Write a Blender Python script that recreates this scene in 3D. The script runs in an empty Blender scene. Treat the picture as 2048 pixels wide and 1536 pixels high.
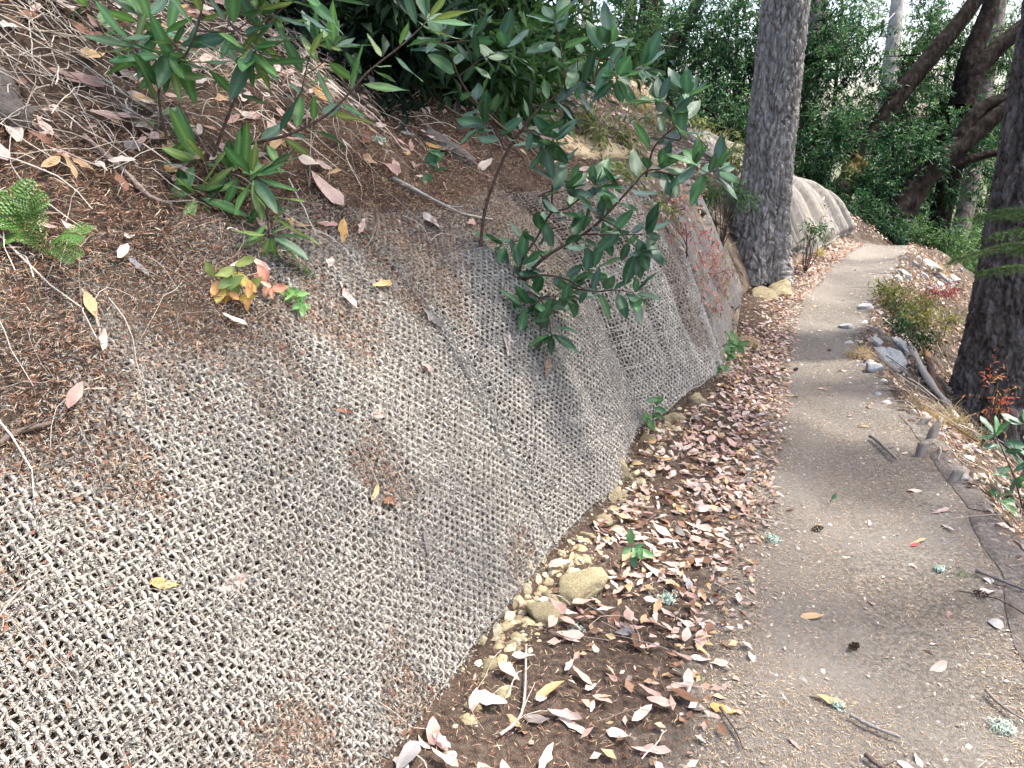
import bpy, math, numpy as np
from mathutils import Matrix, Vector
rng = np.random.default_rng(7)
PI = math.pi
scene = bpy.context.scene
COL = scene.collection

# ------------------------------------------------------------------ camera, sky, sun, exposure
CAMZ, PITCH, FPX = 1.5, math.radians(18.0), 1540.0
cam_d = bpy.data.cameras.new("camera"); cam = bpy.data.objects.new("camera", cam_d); COL.objects.link(cam)
cam.location = (0, 0, CAMZ); cam.rotation_euler = (PI/2 - PITCH, 0, 0)
cam_d.sensor_width = 36; cam_d.lens = 36*FPX/2048; cam_d.clip_end = 5000; cam_d.clip_start = 0.05
scene.camera = cam
SUN_EL, SUN_AZ = math.radians(62), math.radians(78)      # azimuth clockwise from +Y
w = bpy.data.worlds.new("World"); scene.world = w; w.use_nodes = True
nt = w.node_tree; bg = nt.nodes["Background"]
sky = nt.nodes.new("ShaderNodeTexSky"); sky.sky_type = 'NISHITA'; sky.sun_disc = False
sky.sun_elevation = SUN_EL; sky.sun_rotation = SUN_AZ; sky.air_density = .85; sky.dust_density = 5.0; sky.ozone_density = .6
nt.links.new(sky.outputs[0], bg.inputs[0]); bg.inputs[1].default_value = 0.15
sd = bpy.data.lights.new("sun", 'SUN'); sd.energy = 2.7; sd.angle = math.radians(2.0); sd.color = (1, .96, .9)
sun = bpy.data.objects.new("sun", sd); COL.objects.link(sun)
SUNV = np.array([math.sin(SUN_AZ)*math.cos(SUN_EL), math.cos(SUN_AZ)*math.cos(SUN_EL), math.sin(SUN_EL)])
sun.rotation_euler = Vector(SUNV).to_track_quat('Z', 'Y').to_euler()
vs = scene.view_settings; vs.view_transform = 'Standard'; vs.look = 'None'; vs.exposure = 2.05; vs.gamma = 1; vs.use_curve_mapping = False
scene.cycles.max_bounces = 5; scene.cycles.diffuse_bounces = 3; scene.cycles.glossy_bounces = 2; scene.cycles.transmission_bounces = 3

# ------------------------------------------------------------------ numpy helpers
TAB = rng.random((256, 256))
def ss(a, b, x):
    t = np.clip((x-a)/(b-a), 0, 1); return t*t*(3-2*t)
def vn(x, y, seed=0):
    x = np.asarray(x, float)+seed*17.31; y = np.asarray(y, float)+seed*9.77
    xi = np.floor(x).astype(int); yi = np.floor(y).astype(int); fx = x-xi; fy = y-yi
    fx = fx*fx*(3-2*fx); fy = fy*fy*(3-2*fy); g = lambda i, j: TAB[i & 255, j & 255]
    return (g(xi, yi)*(1-fx)+g(xi+1, yi)*fx)*(1-fy)+(g(xi, yi+1)*(1-fx)+g(xi+1, yi+1)*fx)*fy
def fbm(x, y, seed=0, o=3):
    s = 0; a = .5; n = 0
    for i in range(o):
        s = s+a*vn(x*2**i, y*2**i, seed+i*3); n += a; a *= .5
    return s/n-.5
def unit(v): return v/np.maximum(np.linalg.norm(v, axis=-1, keepdims=True), 1e-9)

# trail coordinates: s runs along the foot of the bank, n points uphill
O = np.array([-.29, 1.58]); S = np.array([.44, .898]); N = np.array([-.898, .44])
def sn(x, y):
    dx = np.asarray(x)-O[0]; dy = np.asarray(y)-O[1]
    return dx*S[0]+dy*S[1], dx*N[0]+dy*N[1]
def xy(s, n): return O[0]+s*S[0]+n*N[0], O[1]+s*S[1]+n*N[1]
def NF(s): return np.interp(s, [-3, 0, .9, 1.5, 2.14, 2.6, 3.18, 4.3, 6.1, 7, 8.17, 10, 11, 12, 13, 15, 120], [-.08, -.08, -.05, -.07, .04, -.03, -.11, -.03, .25, .12, -.04, -.43, -.8, -1.2, -1.6, -2.2, -40])
def LT(s): return np.interp(s, [-3, 0, .9, 2.5, 3.3, 4.4, 6.4, 8.3, 10.1, 11, 12, 13, 15, 120], [-.75, -.71, -.6, -.48, -.41, -.3, -.16, -.26, -.52, -.9, -1.3, -1.7, -2.3, -41])
def RT(s): return np.interp(s, [-3, 0, 1.66, 2.8, 3.66, 4.64, 6.67, 8.65, 10.5, 11, 12, 13, 15, 120], [-1.6, -1.58, -1.5, -1.27, -1.1, -.82, -.9, -1.05, -1.2, -1.5, -1.9, -2.3, -3, -42])+.05*(vn(s*2.2, 0*s, 4)-.5)
def KK(s): return np.interp(s, [-3, .3, 1, 2, 3.2, 5, 8, 10, 13], [1.35, 1.43, 1.75, 2.2, 2.6, 2.3, 2.0, 1.4, .9])
def smin(a, b, k):
    h = np.clip(.5+.5*(b-a)/k, 0, 1); return b*(1-h)+a*h-k*h*(1-h)
def Hsn(s, n):
    s = np.asarray(s, float); n = np.asarray(n, float)
    nf, lt, rt = NF(s), LT(s), RT(s)
    m = n-nf
    k = KK(s)
    top = np.interp(s, [-3, 2, 3.2, 6, 8, 9.5, 10.5, 12, 14], [.86, .9, .95, 1.0, .95, .62, .34, .08, -.1])
    g = np.interp(s, [-3, 6.5, 8, 9.2, 10.5, 12, 15], [.74, .76, .62, .36, .2, .1, .05])
    mm = np.maximum(m, 0)
    gent = top+g*(mm-top/k); gent = np.where(mm > 7, top+g*(7-top/k)+.35*g*(mm-7), gent)
    bank = smin(k*mm, gent, np.clip(.45*top, .01, .2))
    fade = ss(0, .35, mm)
    bank = bank+fade*((vn(s*2.1, mm*.5, 11)-.5)*.10+(vn(s*6.5, mm*.9, 12)-.5)*.045)*np.interp(s, [0, 1, 1.6, 3, 7, 9], [.4, .9, 1.3, 1.5, 2.0, 1.6])
    cr = 0
    for c0, w0, d0, sl in ((.94, .07, .03, -.12), (1.62, .09, .05, .08), (2.21, .06, .085, -.05), (2.62, .06, .07, .06), (3.02, .05, .08, 0), (3.52, .06, .08, 0), (7.3, .06, .07, .1), (7.75, .05, .08, 0), (8.35, .07, .09, -.1), (8.9, .06, .07, .05)):
        cr = cr+d0*np.exp(-((s-c0-sl*mm+.05*(vn(mm*4, c0+0*mm, 21)-.5))/w0)**2)
    bank = bank-cr*ss(.03, .25, mm)*ss(1.1, .55, mm)
    bank = bank+ss(.5, 1.2, mm)*(fbm(s*1.6, mm*1.6, 13)*.16+fbm(s*7, mm*7, 14)*.05)
    bank = np.where(m > 0, np.maximum(bank, 0), 0)
    verge = .05*ss(0, 1, (n-lt)/np.maximum(nf-lt, .05))+np.where(n > lt, .02*fbm(s*5, n*5, 15), 0)
    d = np.maximum(rt-n, 0)
    dr = np.sqrt(d*d+.03)-math.sqrt(.03)
    low = -(.82*np.minimum(dr, 4)+.45*np.clip(dr-4, 0, 14)+.05*np.clip(dr-18, 0, 100))+ss(.1, .6, d)*(fbm(s*1.3, n*1.3, 16)*.35+fbm(s*5, n*5, 17)*.09)
    low = low+.05*np.exp(-((d-.03)/.09)**2)*(.5+vn(s*3, 0*s, 19))
    tz = np.interp(s, [-3, 1, 5, 8, 9.6, 10.3, 11, 12.5, 14, 40, 90], [0, 0, -.06, .0, .07, .06, -.08, -.6, -1.3, -11, -13])
    tr = .022*fbm(s*2.2, n*2.2, 18)*1.5-.03*np.exp(-((n-(lt+rt)/2)/.25)**2)
    return tz+bank+verge+low+tr
def H(x, y): return Hsn(*sn(x, y))
def nrm(x, y, e=.02):
    a = np.stack([-(H(x+e, y)-H(x-e, y))/(2*e), -(H(x, y+e)-H(x, y-e))/(2*e), np.ones_like(np.asarray(x, float))], -1)
    return unit(a)
CP, SP = math.cos(PITCH), math.sin(PITCH)
def ray(u, v):
    x = (np.asarray(u, float)-1024)/FPX; yc = (768-np.asarray(v, float))/FPX
    return np.stack([x, CP+yc*SP, -SP+yc*CP], -1)
CAM = np.array([0, 0, CAMZ])
def at(u, v, t): return CAM+ray(u, v)*np.asarray(t, float)[..., None]       # pixel and depth to a point
TS = np.concatenate([np.arange(.6, 12, .015), np.arange(12, 40, .1)])
def depth_hit(u, v):
    r = ray(u, v); P = CAM+TS[:, None]*r
    d = P[:, 2]-H(P[:, 0], P[:, 1]); i = np.argmax(d < 0)
    if d[i] >= 0: return 30.
    a, b = TS[i-1], TS[i]
    for _ in range(12):
        c = (a+b)/2; p = CAM+c*r
        if p[2] < H(p[0], p[1]): b = c
        else: a = c
    return a
def hit(u, v): return at(u, v, depth_hit(u, v))
def project(P):
    d = P-CAM; dep = d[..., 1]*CP-d[..., 2]*SP; up = d[..., 1]*SP+d[..., 2]*CP
    return 1024+FPX*d[..., 0]/dep, 768-FPX*up/dep, dep

# ------------------------------------------------------------------ mesh helpers
def mk(name, V, F, mat, col=None, smooth=True):
    me = bpy.data.meshes.new(name); V = np.ascontiguousarray(V, dtype=np.float32); F = np.ascontiguousarray(F, dtype=np.int32)
    k = F.shape[1]; me.vertices.add(len(V)); me.vertices.foreach_set("co", V.ravel())
    me.loops.add(F.size); me.loops.foreach_set("vertex_index", F.ravel())
    me.polygons.add(len(F)); me.polygons.foreach_set("loop_start", np.arange(len(F), dtype=np.int32)*k)
    if smooth: me.polygons.foreach_set("use_smooth", np.ones(len(F), dtype=bool))
    me.update(calc_edges=True)
    if col is not None:
        c = np.ones((len(V), 4), np.float32); c[:, :3] = col
        a = me.color_attributes.new("col", 'FLOAT_COLOR', 'POINT'); a.data.foreach_set("color", c.ravel())
    if mat: me.materials.append(mat)
    return me
def link(name, me, parent=None, mw=None):
    o = bpy.data.objects.new(name, me); COL.objects.link(o)
    if parent is not None: o.parent = parent
    if mw is not None: o.matrix_basis = mw
    return o
def tag(o, label=None, cat=None, group=None, kind=None):
    if label: o["label"] = label
    if cat: o["category"] = cat
    if group: o["group"] = group
    if kind: o["kind"] = kind
    return o
def thing(name, label, cat, loc, group=None):
    o = bpy.data.objects.new(name, None); COL.objects.link(o); o.location = [float(c) for c in loc]; o.empty_display_size = .1
    return tag(o, label, cat, group)
def part(name, V, F, mat, root, col=None, smooth=True, kind=None, parent=None):
    V = np.asarray(V)-np.array(root.location)
    o = link(name, mk(name, V, F, mat, col, smooth), parent or root)
    if kind: o["kind"] = kind
    return o
def solo(name, V, F, mat, label, cat, group=None, col=None, smooth=True, base=None):
    V = np.asarray(V); b = np.array(base) if base is not None else np.array([V[:, 0].mean(), V[:, 1].mean(), V[:, 2].min()])
    o = link(name, mk(name, V-b, F, mat, col, smooth)); o.location = b
    return tag(o, label, cat, group)
def grid_faces(a, b):
    i = np.arange((a-1)*b).reshape(a-1, b)[:, :-1].ravel()
    return np.stack([i, i+1, i+b+1, i+b], 1)
def frames(P):
    T = unit(np.gradient(P, axis=0)); ref = np.array([0, 0, 1.]) if abs(T[:, 2].mean()) < .8 else np.array([1., 0, 0])
    A = unit(np.cross(T, ref)); B = np.cross(A, T)
    return T, A, B
def tube(P, r, sides=6, cap=True):
    P = np.asarray(P, float); k = len(P); r = np.broadcast_to(np.asarray(r, float), (k,)); T, A, B = frames(P)
    th = np.arange(sides)*2*PI/sides
    V = P[:, None]+r[:, None, None]*(np.cos(th)[None, :, None]*A[:, None]+np.sin(th)[None, :, None]*B[:, None])
    V = V.reshape(-1, 3); j = np.arange(sides); j2 = (j+1) % sides
    F = np.concatenate([np.stack([i*sides+j, i*sides+j2, (i+1)*sides+j2, (i+1)*sides+j], 1) for i in range(k-1)])
    if cap:
        V = np.concatenate([V, P[:1], P[-1:]]); c0 = k*sides; e = (k-1)*sides
        F = np.concatenate([F, np.stack([j2, j, j*0+c0, j*0+c0], 1), np.stack([e+j, e+j2, j*0+c0+1, j*0+c0+1], 1)])
    return V, F
def tri(F):
    if F.shape[1] == 3: return F
    a = F[:, [0, 1, 2]]; b = F[:, [0, 2, 3]]; b = b[F[:, 2] != F[:, 3]]
    return np.concatenate([a, b])
def join(parts):
    Vs, Fs, n = [], [], 0
    for V, F in parts: Vs.append(V); Fs.append(tri(F)+n); n += len(V)
    return np.concatenate(Vs), np.concatenate(Fs)
def smooth_path(pts, k):
    pts = np.asarray(pts, float); n = len(pts); t = np.linspace(0, n-1, k); i = np.clip(t.astype(int), 0, n-2); f = (t-i)[:, None]
    p0 = pts[np.maximum(i-1, 0)]; p1 = pts[i]; p2 = pts[i+1]; p3 = pts[np.minimum(i+2, n-1)]
    return .5*((2*p1)+(-p0+p2)*f+(2*p0-5*p1+4*p2-p3)*f**2+(-p0+3*p1-3*p2+p3)*f**3)
def batch(tv, tf, M, P):
    V = np.einsum('nij,kj->nki', M, tv)+P[:, None, :]
    k = len(tv); F = (tri(tf)[None]+(np.arange(len(P))*k)[:, None, None]).reshape(-1, 3)
    return V.reshape(-1, 3), F
def basis(X, Zr):                                    # rows of direction vectors to matrices with columns X, Y, Z
    X = unit(X); Z = unit(Zr-(Zr*X).sum(-1, keepdims=True)*X); Y = np.cross(Z, X)
    return np.stack([X, Y, Z], -1)
def on_ground(x, y, tilt=.3, yaw=None):
    n = len(x); nn = nrm(x, y)+rng.normal(0, tilt, (n, 3))*np.array([1, 1, .3]); yaw = rng.random(n)*2*PI if yaw is None else yaw
    d = np.stack([np.cos(yaw), np.sin(yaw), 0*yaw], -1); nn = unit(nn); d = d-(d*nn).sum(-1, keepdims=True)*nn
    return basis(d, nn)
def rsph(n): return unit(rng.normal(0, 1, (n, 3)))

# ------------------------------------------------------------------ materials
def hexc(h):
    v = np.array([int(h[i:i+2], 16)/255 for i in (0, 2, 4)]); return np.where(v < .04045, v/12.92, ((v+.055)/1.055)**2.4)
def material(name, cols, scale=8., rough=.85, bump=.0, bscale=60., attr=False, trans=0., coord='Object', stretch=(1, 1, 1), detail=6., spec=.3, extra=None):
    m = bpy.data.materials.new(name); m.use_nodes = True; t = m.node_tree; L = t.links; b = t.nodes["Principled BSDF"]
    b.inputs["Roughness"].default_value = rough; b.inputs["Specular IOR Level"].default_value = spec
    tc = t.nodes.new("ShaderNodeTexCoord"); mp = t.nodes.new("ShaderNodeMapping"); mp.inputs["Scale"].default_value = stretch
    if coord == 'World':
        ge = t.nodes.new("ShaderNodeNewGeometry"); L.new(ge.outputs["Position"], mp.inputs[0])
    else: L.new(tc.outputs[coord], mp.inputs[0])
    no = t.nodes.new("ShaderNodeTexNoise"); no.inputs["Scale"].default_value = scale; no.inputs["Detail"].default_value = detail; no.inputs["Roughness"].default_value = .65
    L.new(mp.outputs[0], no.inputs["Vector"])
    rp = t.nodes.new("ShaderNodeValToRGB"); L.new(no.outputs[0], rp.inputs[0]); e = rp.color_ramp.elements
    while len(e) < len(cols): e.new(.5)
    for i, c in enumerate(cols):
        e[i].position = .3+.4*i/max(len(cols)-1, 1); e[i].color = (*c, 1)
    out = rp.outputs[0]
    if attr:
        at_ = t.nodes.new("ShaderNodeVertexColor"); at_.layer_name = "col"
        mx = t.nodes.new("ShaderNodeMix"); mx.data_type = 'RGBA'; mx.blend_type = 'MULTIPLY'; mx.inputs[0].default_value = 1
        L.new(at_.outputs[0], mx.inputs[6]); L.new(out, mx.inputs[7]); out = mx.outputs[2]
    if extra: out = extra(t, L, mp, out)
    L.new(out, b.inputs["Base Color"])
    if bump > 0:
        n2 = t.nodes.new("ShaderNodeTexNoise"); n2.inputs["Scale"].default_value = bscale; n2.inputs["Detail"].default_value = 5
        L.new(mp.outputs[0], n2.inputs["Vector"]); bp = t.nodes.new("ShaderNodeBump"); bp.inputs["Strength"].default_value = min(bump, 1); bp.inputs["Distance"].default_value = .02*max(bump, 1)
        L.new(n2.outputs[0], bp.inputs["Height"]); L.new(bp.outputs[0], b.inputs["Normal"])
    if trans > 0:
        tr_ = t.nodes.new("ShaderNodeBsdfTranslucent"); ms = t.nodes.new("ShaderNodeMixShader"); ms.inputs[0].default_value = trans
        hs = t.nodes.new("ShaderNodeHueSaturation"); hs.inputs["Value"].default_value = 1.6; hs.inputs["Saturation"].default_value = 1.1; hs.inputs["Hue"].default_value = .485
        L.new(out, hs.inputs["Color"]); L.new(hs.outputs[0], tr_.inputs["Color"])
        L.new(b.outputs[0], ms.inputs[1]); L.new(tr_.outputs[0], ms.inputs[2]); L.new(ms.outputs[0], t.nodes["Material Output"].inputs[0])
    return m
GREY1 = [(.72,)*3, (1,)*3, (1.15,)*3]
def soil_extra(light, amt, sc):
    def f(t, L, mp, out):
        n = t.nodes.new("ShaderNodeTexNoise"); n.inputs["Scale"].default_value = sc; n.inputs["Detail"].default_value = 3; L.new(mp.outputs[0], n.inputs["Vector"])
        r = t.nodes.new("ShaderNodeMapRange"); r.inputs[1].default_value = .45; r.inputs[2].default_value = .65; r.inputs[4].default_value = amt; L.new(n.outputs[0], r.inputs[0])
        mx = t.nodes.new("ShaderNodeMix"); mx.data_type = 'RGBA'; L.new(r.outputs[0], mx.inputs[0]); L.new(out, mx.inputs[6]); mx.inputs[7].default_value = (*light, 1)
        return mx.outputs[2]
    return f
def clay_extra(t, L, mp, out):
    out = soil_extra((.14, .105, .075), .6, 2.2)(t, L, mp, out)
    a = t.nodes.new("ShaderNodeVertexColor"); a.layer_name = "col"; sp = t.nodes.new("ShaderNodeSeparateColor"); L.new(a.outputs[0], sp.inputs[0])
    n = t.nodes.new("ShaderNodeTexNoise"); n.inputs["Scale"].default_value = 6; n.inputs["Detail"].default_value = 7; L.new(mp.outputs[0], n.inputs["Vector"])
    ml = t.nodes.new("ShaderNodeMath"); ml.operation = 'MULTIPLY'; mr = t.nodes.new("ShaderNodeMapRange"); mr.inputs[1].default_value = .35; mr.inputs[2].default_value = .6; L.new(n.outputs[0], mr.inputs[0]); L.new(mr.outputs[0], ml.inputs[0]); L.new(sp.outputs[1], ml.inputs[1])
    mx = t.nodes.new("ShaderNodeMix"); mx.data_type = 'RGBA'; L.new(ml.outputs[0], mx.inputs[0]); L.new(out, mx.inputs[6]); mx.inputs[7].default_value = (.33, .265, .185, 1)
    return mx.outputs[2]
M_SOIL = material("needle_soil", [(.02, .012, .008), (.06, .038, .025), (.13, .09, .062)], 45, .95, 1.0, 160, coord='World', extra=clay_extra)
M_TRAIL = material("trail_dirt", [(.10, .08, .062), (.185, .155, .125), (.29, .25, .20)], 70, .95, .8, 220, coord='World', extra=soil_extra((.25, .215, .175), .75, 1.7))
M_VERGE = material("verge_soil", [(.04, .022, .015), (.10, .06, .04), (.18, .12, .08)], 50, .95, 1., 150, coord='World')
def path_blend(t, L, mp, out):
    a = t.nodes.new("ShaderNodeVertexColor"); a.layer_name = "col"; sp = t.nodes.new("ShaderNodeSeparateColor"); L.new(a.outputs[0], sp.inputs[0])
    n = t.nodes.new("ShaderNodeTexNoise"); n.inputs["Scale"].default_value = 50; n.inputs["Detail"].default_value = 6; L.new(mp.outputs[0], n.inputs["Vector"])
    rp = t.nodes.new("ShaderNodeValToRGB"); L.new(n.outputs[0], rp.inputs[0]); e = rp.color_ramp.elements; e[0].position = .3; e[0].color = (.028, .018, .013, 1); e[1].position = .7; e[1].color = (.115, .083, .06, 1)
    n3 = t.nodes.new("ShaderNodeTexNoise"); n3.inputs["Scale"].default_value = 9; n3.inputs["Detail"].default_value = 6; L.new(mp.outputs[0], n3.inputs["Vector"])
    ad = t.nodes.new("ShaderNodeMath"); ad.operation = 'ADD'; L.new(sp.outputs[0], ad.inputs[0]); L.new(n3.outputs[0], ad.inputs[1])
    mr = t.nodes.new("ShaderNodeMapRange"); mr.inputs[1].default_value = .75; mr.inputs[2].default_value = 1.2; L.new(ad.outputs[0], mr.inputs[0])
    mx = t.nodes.new("ShaderNodeMix"); mx.data_type = 'RGBA'; L.new(mr.outputs[0], mx.inputs[0]); L.new(rp.outputs[0], mx.inputs[6]); L.new(soil_extra((.225, .202, .17), .7, 1.7)(t, L, mp, out), mx.inputs[7])
    return mx.outputs[2]
M_PATH = material("trodden_path", [(.08, .07, .058), (.17, .15, .124), (.29, .262, .222)], 70, .95, .8, 220, coord='World', extra=path_blend)
M_LOW = material("lower_soil", [(.025, .018, .013), (.07, .05, .035), (.15, .115, .085)], 30, .95, 1., 120, coord='World', extra=soil_extra((.13, .1, .07), .5, 1.5))
M_FAR = material("far_ground", [(.04, .05, .02), (.08, .08, .04)], .3, .95, coord='World')
M_COIR = material("coir", [(.62,)*3, (1,)*3, (1.3,)*3], 120, .95, .8, 500, attr=True)
M_NEED = material("dry_needles", GREY1, 40, .9, attr=True)
M_DRY = material("dry_leaf", [(.7, .66, .62), (1, 1, 1), (1.12, 1.1, 1.08)], 35, .62, .25, 90, attr=True, trans=.12, spec=.35)
M_TWIG = material("dead_twig", GREY1, 60, .9, .5, 120, attr=True)
M_STEM = material("stem_bark", [(.035, .022, .018), (.09, .055, .042), (.16, .11, .085)], 60, .7, .4, 150)
M_LEAF = material("evergreen_leaf", [(.75, .8, .8), (1, 1, 1), (1.15, 1.1, 1)], 22, .38, .15, 60, attr=True, trans=.22, spec=.5)
M_BGLEAF = material("crown_leaf", [(.8, .85, .8), (1, 1, 1), (1.2, 1.15, 1)], 2, .5, attr=True, trans=.28, spec=.18)
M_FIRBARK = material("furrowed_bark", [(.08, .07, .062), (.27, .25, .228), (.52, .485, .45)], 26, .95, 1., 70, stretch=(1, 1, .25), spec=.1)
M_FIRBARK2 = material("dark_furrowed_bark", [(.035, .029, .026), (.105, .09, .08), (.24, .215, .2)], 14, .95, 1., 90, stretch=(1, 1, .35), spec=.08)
M_BAYBARK = material("dark_smooth_bark", [(.005, .004, .0035), (.015, .012, .01), (.04, .034, .03)], 12, .9, .6, 40, stretch=(1, 1, .5), spec=.03)
M_PALEBARK = material("pale_bark", [(.14, .13, .12), (.28, .27, .25), (.4, .39, .37)], 10, .85, .5, 40, stretch=(1, 1, .4))
M_MOSS = material("moss", [(.05, .045, .012), (.12, .10, .03), (.18, .15, .05)], 25, 1, .8, 90)
M_JUTE = material("jute_mat", [(.14, .128, .112), (.245, .228, .205), (.34, .32, .29)], 28, .97, .9, 260, coord='World', stretch=(1, 1, .35), extra=soil_extra((.30, .265, .225), .6, 3))
M_FRAY = material("frayed_jute", [(.10, .085, .07), (.20, .175, .15), (.34, .31, .27)], 60, .97, 1., 200, coord="World", stretch=(1, 1, .35), extra=soil_extra((.13, .105, .085), .8, 6))
M_SUNCLAY = material("sunlit_clay", [(.36, .27, .15), (.52, .40, .24), (.60, .48, .31)], 12, .95, .6, 120, coord='World')  # pale tan that stands in for sunlit bare clay
M_YROCK = material("yellow_stone", [(.2, .16, .08), (.42, .35, .2), (.62, .56, .40)], 22, .9, .8, 50, extra=soil_extra((.3, .25, .15), .5, 9))
M_WROCK = material("pale_stone", [(.26, .265, .26), (.5, .51, .5), (.66, .67, .66)], 16, .88, .8, 40, extra=soil_extra((.3, .29, .26), .6, 7))
M_PEB = material("pebble", GREY1, 30, .85, .4, 80, attr=True)
M_GRASS = material("dry_grass", GREY1, 3, .8, attr=True, trans=.2)
M_WOOD = material("weathered_stake", [(.10, .085, .07), (.22, .19, .16), (.32, .29, .25)], 20, .9, .5, 60, stretch=(1, 1, .15))
M_LICHEN = material("lichen", [(.3, .4, .33), (.48, .6, .5), (.6, .7, .6)], 50, .95)

# ------------------------------------------------------------------ ground sheets
sg = np.concatenate([np.arange(-3, -1, .08), np.arange(-1, 4, .025), np.arange(4, 14, .06), 14+np.cumsum(.08*1.09**np.arange(64))]); sg = sg[sg < 115]
def sheet(name, n0, n1, q, mat, label=None):
    ss_, qq = np.meshgrid(sg, q, indexing='ij'); a = n0(sg)[:, None]; b = n1(sg)[:, None]
    nn = a+(b-a)*qq; x, y = xy(ss_, nn); z = Hsn(ss_, nn)
    o = link(name, mk(name, np.stack([x, y, z], -1).reshape(-1, 3), grid_faces(len(sg), len(q))[:, ::-1], mat, np.stack([np.clip(np.minimum((LT(ss_)-nn)/.5, (nn-RT(ss_))/.4)+.5, 0, 1), ss(2.9, 4.6, ss_)*ss(11, 9.5, ss_), 0*nn], -1).reshape(-1, 3))); o["kind"] = "structure"
    return o
lin = np.linspace(0, 1, 34)
qh = np.concatenate([np.arange(0, 4.4, .022), 4.4+np.cumsum(.03*1.06**np.arange(70))]); qh = qh/qh[-1]; HW = 4.4+np.cumsum(.03*1.06**np.arange(70))[-1]
sheet("trail", RT, LT, lin, M_PATH)
sheet("verge", LT, NF, lin, M_PATH)
sheet("hillside", NF, lambda s: NF(s)+HW, qh, M_SOIL)
sheet("lower_slope", lambda s: RT(s)-HW-30, RT, 1-np.concatenate([qh*.5, [.75, 1.]])[::-1]/1.0, M_LOW)
far = link("terrain", mk("terrain", np.array([[-900, -900, -26], [900, -900, -26], [900, 900, -26], [-900, 900, -26.]]), np.array([[0, 1, 2, 3]]), M_FAR)); far["kind"] = "structure"

# ------------------------------------------------------------------ erosion netting on the bank
def cover(s, m, z):                                   # how far litter hides the net: 0 bare, 1 buried
    edge = np.interp(s, [-1, -.3, .3, .9, 1.6, 2.4, 3.2, 4], [.50, .62, .84, .86, .80, .86, .96, 1.05])
    c = ss(edge-.05, edge+.42, z+.55*fbm(s*3.2, m*2.6, 31)+.3*fbm(s*12, m*5, 34))
    p = ss(.07, .22, fbm(s*2.9, z*2.4, 32, 4))*.75
    lo = ss(.25, .0, z)*ss(.4, -.9, s)*.7
    return np.clip(np.maximum(np.maximum(c, p), lo), 0, 1)
def net_surface(s0, s1, amax, cell):
    nw = int((s1-s0)/cell)+1; sl = np.linspace(s0, s1, nw)
    mf = np.arange(-.0, 2.2, .004); A, Bm = [], []
    al = np.arange(0, amax, cell)
    P = np.zeros((nw, len(al), 2))
    for i, s_ in enumerate(sl):
        z = Hsn(s_+0*mf, NF(s_)+mf); arc = np.concatenate([[0], np.cumsum(np.hypot(np.diff(mf), np.diff(z)))])
        start = .02+.025*vn(s_*5, 0, 41)+.025*vn(s_*1.3, 3, 42)
        P[i, :, 0] = s_; P[i, :, 1] = np.interp(al+start, arc, mf)
    return sl, al, P
PANEL = [0.]
def net_point(s, m, lift):
    s = s+.05*(vn(m*2.2, 0*m, 57)-.5)*ss(1.2, 0, np.abs(s-.95))
    x, y = xy(s, NF(s)+m); z = Hsn(s, NF(s)+m); nn = nrm(x, y, .03)
    c = cover(s, m, z)
    return np.stack([x, y, z], -1)+nn*(lift+.011+PANEL[0]-.03*np.maximum(c-.3, 0))[..., None], nn
def strands(root, s0, s1, amax, cell, sub, sides, r0):
    sl, al, G = net_surface(s0, s1, amax, cell); base = np.array(root.location)
    th = np.arange(sides)*2*PI/sides
    def build(sv, mv, phase, r, name, along):
        n = len(sv); lift = (.0046 if along else .0024)*np.sin(phase)+(.001 if along else 0)
        P, nn = net_point(sv, mv, lift)
        T = unit(np.gradient(P, axis=0)); A = unit(np.cross(T, nn)); B = np.cross(A, T)
        tw = np.arange(n)*(2*PI/sub)*.30+rng.random()*6
        rr = r*(1+.35*(vn(np.arange(n)*.55, rng.random()*99)-.5))
        lob = .60+.52*np.abs(np.cos((th[None]-tw[:, None])))
        V = P[:, None]+(rr[:, None]*lob)[..., None]*(np.cos(th)[None, :, None]*A[:, None]+np.sin(th)[None, :, None]*B[:, None])
        j = np.arange(sides); j2 = (j+1) % sides; i = (np.arange(n-1)*sides)[:, None]
        F = np.stack([i+j, i+j2, i+sides+j2, i+sides+j], -1).reshape(-1, 4)
        base_c = np.array([.62, .575, .505])*(.78+.4*rng.random())
        cc = base_c[None]*(.6+.8*vn(np.arange(n)*.35, rng.random()*99))[:, None]
        br = ss(.3, .8, cover(sv, mv, P[:, 2]))[:, None]; cc = cc*(1-br*.45)+br*.45*np.array([.2, .12, .07])
        o = link(name, mk(name, V.reshape(-1, 3)-base, F, M_COIR, np.repeat(cc, sides, 0)), root)
    na = len(al)
    for i in range(len(sl)):
        k = np.linspace(0, na-1, (na-1)*sub+1); m = np.interp(k, np.arange(na), G[i, :, 1])
        s_ = sl[i]+.010*(vn(sl[i]*7+0*k, k*.09, 51)-.5)+.004*(vn(k*.9, sl[i]*53+0*k, 52)-.5)*cell/.024
        build(s_, m, PI*k+PI*i, r0*1.25, "warp_strand", 1)
    nsl = len(sl)
    for jx in range(na):
        k = np.linspace(0, nsl-1, (nsl-1)*sub+1); s_ = np.interp(k, np.arange(nsl), sl)
        m = np.interp(k, np.arange(nsl), G[:, jx, 1])+.009*(vn(k*.09, jx*.7+0*k, 53)-.5)+.003*(vn(k*.9, jx*5.3+0*k, 54)-.5)
        build(s_, np.maximum(m, .01), PI*k+PI*jx+PI, r0*.85, "weft_strand", 0)
    return sl, al, G
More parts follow.
